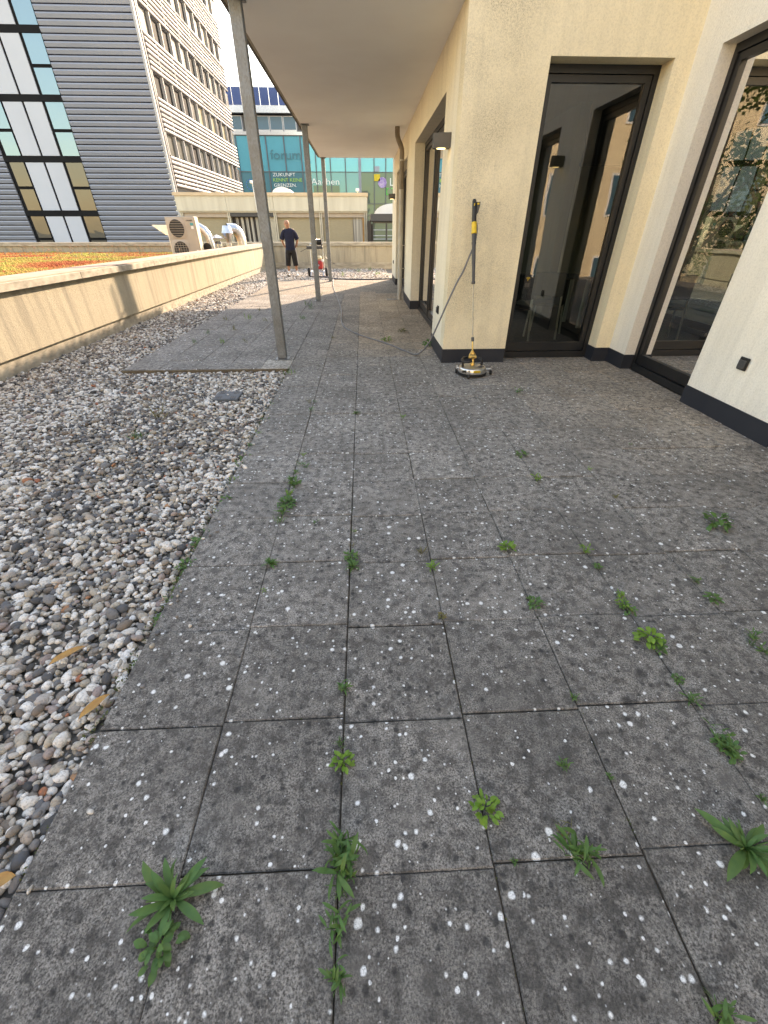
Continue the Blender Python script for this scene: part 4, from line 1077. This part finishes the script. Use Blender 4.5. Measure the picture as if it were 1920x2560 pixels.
gun = build(MB().tube([zt(1.42), zt(1.43), zt(1.52), zt(1.60), zt(1.612)], [.022, .025, .022, .0205, .012], 12), 'spray_gun', M_black, cl, smooth=True)
build(MB().prism([(zt(1.5).x + q, h) for q, h in ((.018, 1.475), (.038, 1.505), (.050, 1.555), (.050, 1.590), (.012, 1.588), (.018, 1.56))], 5.085, 5.11), 'trigger', M_dgrey, gun)
build(MB().box(zt(1.57).x + .022, zt(1.57).x + .044, 5.080, 5.0845, 1.567, 1.582), 'trigger_mark', M_yellow, gun)
build(MB().box(zt(1.57).x - .008, zt(1.57).x + .002, zt(1.57).y - .024, zt(1.57).y - .0195, 1.548, 1.578), 'gun_mark', M_yellow, gun)

# hose from the gun across the terrace
def bez(pts, k=10):
    out = []; P = [Vector(q) for q in pts]
    for i in range(len(P) - 1):
        a, b, c, d = P[max(i - 1, 0)], P[i], P[i + 1], P[min(i + 2, len(P) - 1)]
        for s in range(k):
            t = s / k
            out.append(0.5 * ((2 * b) + (-a + c) * t + (2 * a - 5 * b + 4 * c - d) * t * t + (-a + 3 * b - 3 * c + d) * t ** 3))
    out.append(P[-1]); return out
hp = [(1.150, 5.12, 1.44), (1.180, 5.14, 1.40), (1.190, 5.15, 1.33), (1.178, 5.16, 1.22), (1.135, 5.17, 1.10), (1.085, 5.15, .98), (1.018, 5.12, .87), (.922, 5.10, .66), (.83, 5.12, .42), (.765, 5.18, .25), (.70, 5.33, .11), (.645, 5.52, .03), (.60, 5.68, .012), (.50, 5.87, .011), (.31, 6.25, .011), (-.068, 6.83, .011), (-.33, 7.45, .011), (-.423, 8.16, .011), (-.45, 9.0, .011), (-.534, 10.02, .011), (-.66, 11.3, .011), (-.752, 12.17, .011), (-.90, 13.8, .011), (-.97, 15.0, .011), (-1.05, 16.2, .0), (-1.3, 16.95, -.01)]
hs_ = build(MB().tube(bez(hp, 6), .0095, 10), 'pressure_hose', M_hose, smooth=True, sharp=60)
tag(hs_, 'grey pressure hose looping from the lance over the paving to the far cart', 'hose')
hp2 = [(-1.9, 16.9, -.02), (-1.3, 16.5, .0), (-.9, 15.75, .012), (-.3, 15.50, .014), (.3, 15.45, .014), (.8, 15.62, .014), (1.3, 16.0, .0)]
tag(build(MB().tube(bez(hp2, 8), .02, 10), 'supply_hose', M_hose2, smooth=True, sharp=60), 'dark blue hose lying across the far end of the paving', 'hose')

# ------------------------------------------------------------------ washer cart
ct = tag(empty('pressure_washer_cart', (-1.62, 17.1, -.03)), 'wheeled pressure washer with red engine and hose reel behind the posts', 'cart')
gz = -.035; k_ = 1.03
for x in (-1.93, -1.31):
    wl = build(MB().lathe([(.05, -.045), (.125, -.04), (.14, -.025), (.14, .025), (.125, .04), (.05, .045)], (x, 17.1, gz + .145), 22, 'x'), 'wheel', M_rubber, ct, smooth=True)
    build(MB().lathe([(.055, -.048), (.055, .048)], (x, 17.1, gz + .145), 14, 'x'), 'rim', M_zinc, wl)
build(MB().tube([(-1.93, 17.1, gz + .145), (-1.31, 17.1, gz + .145)], .015, 8), 'axle', M_zinc, ct)
for x in (-1.84, -1.40): build(MB().tube([(x, 16.75, gz + .05), (x, 16.85, gz + .16), (x, 17.15, gz + .2), (x, 17.2, .6), (x, 17.2, .95)], .016, 8), 'frame_tube', M_zinc, ct, smooth=True)
build(MB().tube([(-1.84, 17.2, .95), (-1.40, 17.2, .95)], .016, 8), 'frame_bar', M_zinc, ct)
en = build(MB().cbox(-1.70, -1.43, 16.86, 17.14, gz + .24, .46, .03), 'engine', M_red, ct)
build(MB().lathe([(.10, 16.835), (.115, 16.845), (.115, 16.86)], (-1.56, 0, .33), 20, 'y'), 'recoil_cover', M_red, en, smooth=True)
build(MB().lathe([(.03, 16.825), (.03, 16.834)], (-1.56, 0, .33), 12, 'y'), 'starter_knob', M_gprint, en)
build(MB().cbox(-1.70, -1.45, 16.88, 17.12, .47, .60, .04), 'fuel_tank', M_beigep, ct)
build(MB().cbox(-1.46, -1.38, 16.9, 17.0, .42, .50, .01), 'muffler', M_white, ct)
build(MB().cbox(-1.95, -1.40, 17.05, 17.3, .80, .89, .01), 'tray', M_dgrey, ct)
rl = build(MB().lathe([(.03, -1.72), (.115, -1.715), (.115, -1.70), (.075, -1.69), (.075, -1.45), (.115, -1.44), (.115, -1.425), (.03, -1.42)], (0, 17.18, 1.005), 20, 'x'), 'hose_reel', M_black, ct, smooth=True)
for q in range(7): build(MB().lathe([(.085, -1.685 + q * .032), (.096, -1.67 + q * .032), (.085, -1.657 + q * .032)], (0, 17.18, 1.005), 16, 'x'), 'hose_turn', M_zinc if q < 3 else M_black, rl, smooth=True)
build(MB().tube(bez([(-1.40, 17.15, .75), (-1.3, 17.1, .55), (-1.15, 17.0, .42), (-1.0, 16.9, .38)], 6), .008, 6), 'cable', M_black, ct)
build(MB().tube(bez([(-2.2, 17.3, .72), (-2.0, 17.25, .80), (-1.93, 17.2, .84)], 6), .008, 6), 'hose_tail', M_black, ct)

# ------------------------------------------------------------------ person
def skin(name, verts, edges, mat, parent, root=0, levels=2):
    me = bpy.data.meshes.new(name); me.from_pydata([v[:3] for v in verts], edges, [])
    o = bpy.data.objects.new(name, me); col.objects.link(o)
    sm = o.modifiers.new('skin', 'SKIN'); sm.use_smooth_shade = True
    if not me.skin_vertices: bpy.context.view_layer.update()
    sv_ = me.skin_vertices[0].data
    for i, v in enumerate(verts):
        r = v[3]; sv_[i].radius = r if isinstance(r, tuple) else (r, r); sv_[i].use_root = (i == root)
    ss = o.modifiers.new('sub', 'SUBSURF'); ss.levels = levels; ss.render_levels = levels
    bpy.context.view_layer.update()
    m2 = bpy.data.meshes.new_from_object(o.evaluated_get(bpy.context.evaluated_depsgraph_get()))
    bpy.data.objects.remove(o); m2.materials.clear(); m2.materials.append(mat)
    m2.polygons.foreach_set('use_smooth', [True] * len(m2.polygons))
    q = bpy.data.objects.new(name, m2); link(q, parent); return q

pe = tag(empty('person', (-2.52, 17.15, -0.03)), 'bald man in navy T-shirt and black three-quarter shorts standing with hands behind his back', 'person')
pe.rotation_euler = (0, 0, R(6)); pe.scale = (.94, .94, 1.0)
bv = [(0, 0, .88, (.14, .10)), (0, .0, 1.08, (.135, .095)), (0, 0, 1.27, (.165, .105)), (-.006, .01, 1.385, (.095, .08)), (-.018, .004, 1.435, (.062, .064)), (-.032, -.016, 1.478, (.074, .092)), (-.042, -.016, 1.54, (.093, .112)), (-.047, -.006, 1.605, (.092, .108)), (-.05, 0, 1.655, (.062, .072))]
be = [(i, i + 1) for i in range(8)]
for s in (-1, 1):
    k = len(bv)
    bv += [(s * .155, .0, 1.365, .062), (s * .235, .03, 1.22, .050), (s * .275, .07, 1.08, .043), (s * .235, .13, .96, .040), (s * .165, .18, .87, .029), (s * .11, .205, .845, (.034, .022)), (s * .06, .215, .835, (.030, .018))]
    be += [(2, k)] + [(k + i, k + i + 1) for i in range(6)]
    f = len(bv)
    for q, (dx, dz, ln) in enumerate(((-.05, .022, .05), (-.055, .008, .06), (-.055, -.008, .058), (-.048, -.022, .045))):
        i0 = len(bv); bv += [(s * .045, .218, .835 + dz * .8, .010), (s * (.045 - ln * .5), .224, .835 + dz, .0095), (s * (.045 - ln), .222, .832 + dz, .008)]
        be += [(k + 6, i0), (i0, i0 + 1), (i0 + 1, i0 + 2)]
    i0 = len(bv); bv += [(s * .10, .20, .882, .011), (s * .075, .205, .905, .009)]; be += [(k + 5, i0), (i0, i0 + 1)]
    k = len(bv)
    bv += [(s * .085, 0, .80, (.085, .085)), (s * .11, -.01, .62, .073), (s * .125, -.015, .46, .056), (s * .14, .015, .32, .055), (s * .15, .02, .15, .036), (s * .155, .02, .06, .036), (s * .17, -.06, .035, (.036, .028)), (s * .185, -.14, .025, (.032, .02))]
    be += [(0, k)] + [(k + i, k + i + 1) for i in range(7)]
skin('body', bv, be, M_skin, pe)
def loft(mb, rings, n=20, sub=4):
    P = []
    for i in range(len(rings) - 1):
        q = [np.array(rings[min(max(i + d, 0), len(rings) - 1)], float) for d in (-1, 0, 1, 2)]
        for t in np.linspace(0, 1, sub, endpoint=False):
            P.append(0.5 * (2 * q[1] + (q[2] - q[0]) * t + (2 * q[0] - 5 * q[1] + 4 * q[2] - q[3]) * t * t + (3 * q[1] - q[0] - 3 * q[2] + q[3]) * t ** 3))
    P.append(np.array(rings[-1], float)); k = len(mb.v)
    for i, r in enumerate(P):
        t = Vector(P[min(i + 1, len(P) - 1)][:3] - P[max(i - 1, 0)][:3]).normalized()
        e = Vector((0, 1, 0)).cross(t).normalized(); f = t.cross(e)
        for j in range(n):
            a = 2 * math.pi * j / n; wob = 1 + .02 * mnoise.noise(Vector((j * .7, r[2] * 14, r[0] * 5)))
            mb.v.append(tuple(Vector(r[:3]) + (e * math.cos(a) * r[3] + f * math.sin(a) * r[4]) * wob))
    for i in range(len(P) - 1):
        for j in range(n):
            a = k + i * n + j; b = k + i * n + (j + 1) % n; mb.f.append((a, b, b + n, a + n))
    mb.f.append(tuple(k + j for j in reversed(range(n)))); mb.f.append(tuple(k + (len(P) - 1) * n + j for j in range(n)))
    return mb
def local(mb, name, mat, par, smooth=True):
    me = bpy.data.meshes.new(name); me.from_pydata([tuple(q) for q in mb.v], [], mb.f); me.materials.append(mat)
    if smooth: me.polygons.foreach_set('use_smooth', [True] * len(me.polygons))
    o = bpy.data.objects.new(name, me); return link(o, par)
shirt = loft(MB(), [(0, .005, .795, .182, .132), (0, .004, .90, .172, .128), (0, 0, 1.03, .168, .124), (0, 0, 1.17, .182, .13), (0, .004, 1.29, .196, .128), (0, .008, 1.365, .172, .108), (-.004, .01, 1.405, .125, .088), (-.008, .01, 1.432, .078, .072)])
shrt = loft(MB(), [(0, .004, .91, .165, .122), (0, .004, .82, .172, .128), (0, .004, .72, .168, .125)])
for s in (-1, 1):
    loft(shirt, [(s * .08, .006, 1.36, .055, .075), (s * .160, .01, 1.335, .068, .088), (s * .215, .022, 1.262, .076, .084), (s * .262, .04, 1.155, .082, .084), (s * .275, .048, 1.125, .083, .085)])
    loft(shrt, [(s * .085, .004, .80, .098, .125), (s * .098, 0, .70, .104, .118), (s * .117, -.01, .56, .098, .104), (s * .132, -.008, .43, .094, .097), (s * .139, -.004, .335, .096, .098)])
local(shirt, 't_shirt', M_shirt, pe); local(shrt, 'shorts', M_shorts, pe)
for s in (-1, 1):
    local(MB().tube([(s * .176, .0, .86), (s * .196, -.005, .72), (s * .209, -.01, .55), (s * .220, -.008, .40), (s * .228, -.005, .342)], .014, 6), 'side_stripe', M_stripe, pe)
    local(MB().tube([(s * .1495, .02, .175), (s * .1515, .02, .11), (s * .155, .02, .06)], [.040, .040, .043], 12), 'sock', M_sock, pe)
    sh_ = MB().tube([(s * .15, .075, .035), (s * .155, .03, .045), (s * .168, -.05, .042), (s * .18, -.12, .034), (s * .187, -.185, .022)], [.03, .048, .048, .046, .025], 12)
    local(sh_, 'shoe', M_black if s < 0 else M_sock, pe)
    local(MB().lathe([(.004, -.006), (.009, -.002), (.004, .004)], (-.044 + s * .030, -.106, 1.565), 8, 'y'), 'eye', M_black, pe)
    local(MB().tube([(-.044 + s * .014, -.108, 1.585), (-.044 + s * .046, -.098, 1.584)], .004, 6), 'eyebrow', M_shorts, pe)
    local(MB().tube([(-.044 + s * .080, .0, 1.525), (-.044 + s * .090, .005, 1.55), (-.044 + s * .086, .005, 1.578)], [.006, .012, .008], 6), 'ear', M_skin, pe)
local(MB().tube([(-.044, -.105, 1.57), (-.044, -.124, 1.537), (-.044, -.106, 1.528)], [.007, .012, .008], 6), 'nose', M_skin, pe)
local(MB().tube([(-.066, -.094, 1.503), (-.042, -.103, 1.500), (-.018, -.094, 1.503)], .0045, 6), 'mouth', M_lip, pe)

# ------------------------------------------------------------------ inspection cover and dry leaves in the gravel
iv = tag(empty('inspection_cover', (-1.385, 4.13, -.03)), 'dark plastic inspection cover lying in the gravel', 'cover')
build(MB().cbox(-1.51, -1.262, 4.01, 4.25, -.04, -.006, .006), 'plate', pm('slate_plastic', (0.075, 0.085, 0.095), (0.10, 0.11, 0.12), 20, 0.6), iv)
for sx in (-1, 1):
    for sy in (-1, 1):
        for q in range(3): build(MB().box(-1.386 + sx * (.05 + q * .02) - .005, -1.386 + sx * (.05 + q * .02) + .005, 4.13 + sy * .07 - .03, 4.13 + sy * .07 + .03, -.0065, -.0045), 'slot', M_black, iv)
build(MB().lathe([(.012, -.006), (.012, .0)], (-1.386, 4.13, 0), 12), 'knob', M_zinc, iv)

def leaf_mesh(L, W, bend, seg=6, fold=0.25, wave=0.0, shape=1.0):
    m = MB()
    for i in range(seg + 1):
        t = i / seg; wv = W * (math.sin(math.pi * t ** shape) ** 0.8) * .5 + W * .03
        x = L * t * math.cos(bend * t * .6); zc = L * (0.9 * math.sin(bend) * t - .9 * math.sin(bend) * t * t * 1.0) + math.sin(t * 9) * wave * L
        m.v += [(x, -wv, zc + abs(wv) * fold), (x, 0, zc), (x, wv, zc + abs(wv) * fold)]
    for i in range(seg):
        a = i * 3; m.f += [(a, a + 1, a + 4, a + 3), (a + 1, a + 2, a + 5, a + 4)]
    return m
def mesh_of(mb, name, mat):
    me = bpy.data.meshes.new(name); me.from_pydata([tuple(q) for q in mb.v], [], mb.f); me.materials.append(mat)
    me.polygons.foreach_set('use_smooth', [True] * len(me.polygons)); return me
for (x, y, rz, L, lab) in ((-1.238, 1.02, R(35), .13, 'long dry tan leaf lying in the gravel, the farther of two'), (-1.005, .80, R(50), .11, 'long dry brown leaf at the gravel edge beside the paving'), (-.985, .37, R(15), .06, 'short orange dead leaf among the nearest pebbles')):
    o = bpy.data.objects.new('dry_leaf', mesh_of(leaf_mesh(L, .03, .3, 7, .4, .02), 'dry_leaf', M_leafdry)); o.location = (x, y, -.012); o.rotation_euler = (.1, -.12, rz); link(o); tag(o, lab, 'leaf')

# ------------------------------------------------------------------ weeds in the joints
LEAF = {}
def leafdata(kind, v):
    if (kind, v) not in LEAF:
        r = random.Random(v * 7 + len(kind))
        if kind == 'lance': mb = leaf_mesh(1.0, r.uniform(.13, .20), r.uniform(.35, .8), 6, .3, .015, 1.15)
        elif kind == 'ovate': mb = leaf_mesh(1.0, r.uniform(.42, .56), r.uniform(.3, .7), 6, .22, .025, .95)
        else: mb = leaf_mesh(1.0, r.uniform(.035, .06), r.uniform(.5, 1.0), 5, .3, .03, .8)
        LEAF[(kind, v)] = mb
    return LEAF[(kind, v)]
LM = {}
def leafobj(kind, v, mat):
    k = (kind, v, mat.name)
    if k not in LM: LM[k] = mesh_of(leafdata(kind, v), 'leaf', mat)
    return LM[k]
used = {}
def weed(x, y, size, kind, mat, label, parts=True, dens=1.0, z=0.0, stretch=1.0, elev=(.15, .9)):
    q = used.get(label, 0); used[label] = q + 1
    if q: label = label.replace('weed', ('neighbouring', 'further', 'another', 'extra', 'additional')[min(q - 1, 4)] + ' weed', 1)
    nl = max(6, int((15 if kind == 'lance' else 24 if kind == 'ovate' else 14) * dens))
    if parts:
        r = empty('weed', (x, y, z)); tag(r, label, 'weed', 'weeds growing in the paving joints')
    mb = MB()
    rosette = 'long-leaved' in label or 'star' in label
    for i in range(nl):
        az = i * 2.399 + random.uniform(-.5, .5); v = random.randrange(6)
        if kind == 'blade':
            M = Matrix.Translation((random.gauss(0, size * .22), random.gauss(0, size * .22), 0)) @ Matrix.Rotation(az, 4, 'Z') @ Matrix.Rotation(-random.uniform(.3, 1.45), 4, 'Y') @ Matrix.Rotation(random.gauss(0, .5), 4, 'X') @ Matrix.Scale(size * random.uniform(.4, 1.1), 4)
        elif kind == 'ovate':   # small broad leaves in tiers on short stems
            q = random.random(); rr = size * .6 * random.random() ** .8
            M = Matrix.Translation((rr * math.cos(az), rr * math.sin(az) * stretch, (.12 + .55 * q * (1 - rr / size)) * size)) @ Matrix.Rotation(az + random.gauss(0, .4), 4, 'Z') @ Matrix.Rotation(-random.uniform(-.5, .55), 4, 'Y') @ Matrix.Rotation(random.gauss(0, .3), 4, 'X') @ Matrix.Scale(size * random.uniform(.28, .55), 4)
        elif rosette:
            t = i / nl; el = .12 + .95 * t ** 1.6 + random.gauss(0, .08)
            M = Matrix.Translation((0, 0, .002)) @ Matrix.Rotation(az, 4, 'Z') @ Matrix.Rotation(-el, 4, 'Y') @ Matrix.Rotation(random.gauss(0, .3), 4, 'X') @ Matrix.Scale(size * random.uniform(.6, 1.1) * (1 - .45 * t), 4)
        else:                   # branching weed: leaves set along short leaning stems
            sa = (i % 4) * 1.7 + random.gauss(0, .5); h = random.random(); sl = size * .55
            base = Vector((math.cos(sa) * sl * h * .7, math.sin(sa) * sl * h * .7 * stretch, size * .45 * h))
            M = Matrix.Translation(base) @ Matrix.Rotation(az, 4, 'Z') @ Matrix.Rotation(-random.uniform(-.1, .9), 4, 'Y') @ Matrix.Rotation(random.gauss(0, .5), 4, 'X') @ Matrix.Scale(size * random.uniform(.35, .75), 4)
        if parts:
            o = bpy.data.objects.new('leaf', leafobj(kind, v, mat)); o.matrix_local = M; link(o, r)
        else:
            d = leafdata(kind, v); mb.add([M @ Vector(p) for p in d.v], d.f)
    if parts:
        stem = MB()
        for i in range(4): stem.tube([(0, 0, -.01), (math.cos(i * 1.7) * size * .2, math.sin(i * 1.7) * size * .2, size * .25), (math.cos(i * 1.7) * size * .38, math.sin(i * 1.7) * size * .38, size * .42)], max(.0011, size * .014), 5)
        local(stem, 'stem', mat, r)
        return r
    o = bpy.data.objects.new('weed', mesh_of(mb, 'weed', mat)); o.location = (x, y, z); link(o)
    return tag(o, label, 'weed', 'weeds growing in the paving joints')

# (x, y on the terrace in metres, leaf size, kind, colour, words)
WD = [
 (-0.503, 0.318, .125, 'lance', 'A', 'large long-leaved'), (-0.501, 0.238, .075, 'ovate', 'A', 'broad-leaved'), (-0.090, 0.375, .125, 'lance', 'A', 'bushy dark green'), (-0.101, 0.252, .08, 'lance', 'A', 'thin straggling'),
 (-0.094, 0.171, .065, 'lance', 'A', 'small narrow'), (-0.099, 0.617, .055, 'ovate', 'B', 'yellow-green'), (-0.108, 0.867, .06, 'lance', 'A', 'feathery'), (0.307, 0.476, .065, 'ovate', 'B', 'round-leaved'),
 (0.513, 0.362, .11, 'lance', 'A', 'wide spreading'), (0.976, 0.355, .13, 'lance', 'A', 'large long-leaved'), (0.706, 0.085, .085, 'lance', 'A', 'big broad-leaved'),
 (1.104, 0.636, .075, 'lance', 'A', 'tufted'), (1.112, 0.597, .06, 'ovate', 'A', 'leafy'), (1.104, 0.767, .065, 'lance', 'A', 'dark tufted'), (1.104, 1.023, .085, 'ovate', 'B', 'bright lime broad-leaved'), (1.101, 1.213, .05, 'ovate', 'B', 'creeping'),
 (1.107, 1.186, .045, 'ovate', 'A', 'creeping leafy'), (1.520, 1.228, .055, 'ovate', 'A', 'leafy'), (1.515, 1.345, .05, 'lance', 'A', 'tufted'), (1.105, 1.460, .036, 'ovate', 'A', 'little'), (1.097, 1.579, .055, 'lance', 'B', 'upright'),
 (1.926, 1.772, .10, 'ovate', 'A', 'sprawling'), (0.707, 1.622, .055, 'ovate', 'B', 'compact'), (0.715, 1.230, .06, 'ovate', 'A', 'grey-green'), (0.296, 1.488, .065, 'lance', 'B', 'fresh green'), (-0.087, 1.511, .065, 'lance', 'A', 'star-shaped'),
 (-0.491, 1.549, .065, 'lance', 'A', 'flat star-shaped'), (-0.499, 1.990, .075, 'lance', 'A', 'long grassy'), (-0.492, 2.087, .065, 'ovate', 'A', 'bushy'), (-0.480, 2.304, .085, 'lance', 'A', 'dense bushy'), (-0.488, 2.475, .05, 'lance', 'A', 'wispy'), (0.299, 1.182, .03, 'ovate', 'C', 'withered'),
 (1.528, 1.021, .06, 'lance', 'A', 'spreading'), (1.523, 0.954, .055, 'lance', 'A', 'trailing'), (1.113, 0.851, .032, 'ovate', 'A', 'tiny'), (0.701, 0.797, .036, 'lance', 'A', 'tiny'), (0.574, 0.579, .045, 'lance', 'A', 'drooping'),
 (0.705, 0.541, .026, 'lance', 'A', 'tiny'), (0.355, 0.355, .022, 'lance', 'A', 'tiny'), (1.114, 0.466, .03, 'lance', 'A', 'small'), (1.107, 2.306, .06, 'lance', 'B', 'pale green'), (1.115, 2.670, .06, 'ovate', 'A', 'leafy'), (1.510, 2.428, .035, 'lance', 'B', 'small'),
 (2.013, 2.811, .025, 'lance', 'A', 'tiny'), (1.509, 2.073, .035, 'lance', 'C', 'yellowing'), (1.520, 4.034, .085, 'lance', 'A', 'spreading'), (-0.094, 3.547, .06, 'lance', 'A', 'star-shaped'), (0.312, 3.420, .045, 'lance', 'B', 'small'),
 (-0.506, 3.634, .06, 'lance', 'A', 'feathery'), (-0.429, 2.565, .045, 'lance', 'A', 'small'), (-0.546, 3.854, .05, 'blade', 'C', 'straw-coloured'), (-0.489, 1.366, .028, 'lance', 'B', 'tiny'), (-0.091, 1.675, .035, 'blade', 'C', 'mossy'),
 (-0.479, 6.637, .09, 'blade', 'C', 'brownish'), (0.316, 6.446, .10, 'ovate', 'B', 'small leafy'), (0.893, 6.127, .12, 'ovate', 'A', 'leafy corner'), (0.592, 7.067, .09, 'ovate', 'C', 'spindly'), (-0.494, 3.852, .04, 'lance', 'A', 'small'),
 (-2.104, 8.342, .14, 'blade', 'B', 'grassy'), (-2.520, 8.266, .12, 'blade', 'C', 'straggly'), (-2.056, 6.398, .10, 'blade', 'B', 'low'), (-2.132, 7.295, .12, 'blade', 'C', 'thin'), (-2.472, 6.416, .10, 'blade', 'A', 'low'), (-1.762, 8.096, .12, 'blade', 'C', 'dry grassy'),
 (-1.793, 9.503, .16, 'blade', 'B', 'yellowish grassy'), (-1.181, 9.851, .16, 'blade', 'A', 'dark grassy'), (-1.127, 8.300, .12, 'blade', 'A', 'low'), (-1.748, 6.445, .09, 'blade', 'C', 'thin'), (-2.468, 7.057, .10, 'blade', 'A', 'creeping'), (-0.880, 4.852, .11, 'blade', 'B', 'yellow-green grassy'),
 (-1.103, 11.487, .18, 'blade', 'B', 'pale grassy'), (-1.103, 9.473, .12, 'blade', 'A', 'small grassy'), (-2.127, 9.282, .10, 'blade', 'C', 'dry'), (-0.746, 16.915, .2, 'blade', 'B', 'tall grassy'), (-0.181, 18.439, .2, 'blade', 'A', 'tall grassy'), (0.500, 17.224, .2, 'blade', 'B', 'tall leafy'), (0.277, 19.072, .2, 'blade', 'A', 'tall dark'),
 (-0.905, 1.341, .06, 'lance', 'A', 'leafy'), (-0.900, 1.237, .05, 'ovate', 'A', 'broad-leaved'), (-0.910, 1.574, .06, 'ovate', 'A', 'mossy'), (-0.904, 1.469, .05, 'ovate', 'A', 'dark'), (-0.867, 2.176, .06, 'ovate', 'A', 'leafy'), (-0.897, 2.627, .07, 'lance', 'A', 'thin'), (-0.889, 2.929, .07, 'lance', 'A', 'small'), (-0.894, 2.055, .05, 'lance', 'B', 'pale'), (-0.897, 1.098, .04, 'lance', 'A', 'low'), (-0.308, 1.890, .03, 'lance', 'A', 'tiny'),
 (-0.910, 1.769, .055, 'ovate', 'A', 'small round'), (-0.898, 1.851, .05, 'lance', 'A', 'thin low'), (-0.890, 2.411, .06, 'lance', 'B', 'pale thin'), (-0.886, 2.749, .06, 'ovate', 'A', 'leafy low'), (-0.892, 3.164, .06, 'lance', 'B', 'yellowish'), (-0.890, 3.462, .06, 'lance', 'A', 'dark thin'), (-0.886, 3.844, .07, 'blade', 'B', 'grassy'),
 (-0.895, 1.167, .05, 'lance', 'A', 'ragged'), (-0.897, 1.023, .04, 'ovate', 'A', 'mossy low'), (-0.907, 1.408, .05, 'lance', 'B', 'spiky'), (-0.507, 1.908, .055, 'blade', 'A', 'trailing grassy'), (-0.491, 2.192, .055, 'lance', 'B', 'mixed green'), (-0.471, 2.731, .04, 'lance', 'B', 'tiny pale'), (-0.477, 2.588, .05, 'blade', 'A', 'spiky'), (-0.098, 1.584, .05, 'ovate', 'A', 'low leafy'), (-0.085, 1.795, .03, 'blade', 'B', 'mossy thin'),
 (-0.111, 0.678, .045, 'blade', 'A', 'spidery'), (-0.092, 0.317, .05, 'blade', 'A', 'spidery'), (-0.096, 0.416, .07, 'lance', 'A', 'upper leafy'), (-0.077, 0.348, .05, 'lance', 'A', 'lower leafy'), (0.260, 1.604, .06, 'blade', 'C', 'faded'), (1.119, 1.268, .045, 'lance', 'B', 'narrow pale'), (1.122, 0.989, .05, 'ovate', 'A', 'shaded'), (0.500, 0.411, .06, 'blade', 'C', 'straggling dry'), (0.547, 0.359, .07, 'lance', 'A', 'right-hand leafy'), (1.105, 0.615, .05, 'ovate', 'A', 'middle leafy'), (1.500, 0.990, .04, 'blade', 'A', 'spiky'),
 (-1.879, 3.636, .14, 'blade', 'C', 'mossy'), (-1.851, 3.160, .10, 'blade', 'A', 'mossy'),
]
MATS = {'A': M_leafA, 'B': M_leafB, 'C': M_leafC}
for (x, y, s, kind, cc, words) in WD:
    iscol = (x - X0) / DX; i = round(iscol); row = int(math.floor((y - Y0) / DY)) + 2
    if x < gx - .06 and y < 5.0: lab = '%s weed rooted in the gravel beside the %s slab row from the viewer' % (words, ORD[row])
    elif abs(x - gx) < .08 and y < 5.0: lab = '%s weed on the gravel edge at the %s slab row from the viewer' % (words, ORD[row])
    elif y > 15.4: lab = '%s weed at the foot of the far end wall' % words
    elif x < gx: lab = '%s weed on the left paving strip, %s slab row from its near edge' % (words, ORD[int((y - 5.06) / DY) + 1])
    else: lab = '%s weed, %s joint from the gravel, %s slab row from the viewer' % (words, ORD[max(0, min(20, i + 2))], ORD[row])
    zz = -.03 if 'gravel' in lab and 'joint' not in lab else 0.0
    big = s / max(.6, y) > .024
    if y < 1.5 and 'long-leaved' not in words: s *= .82
    el_ = (.55, 1.35) if kind == 'blade' else (.12, .85)
    weed(x, y, s, kind, MATS[cc], lab, parts=big, dens=(3.0 if 'bushy' in words else 1.6) if big else 1.3, z=zz, elev=el_, stretch=1.8 if words in ('creeping', 'tufted', 'trailing', 'creeping leafy') else 1.0)
print('weeds', len(WD), 'slabs', nsl)
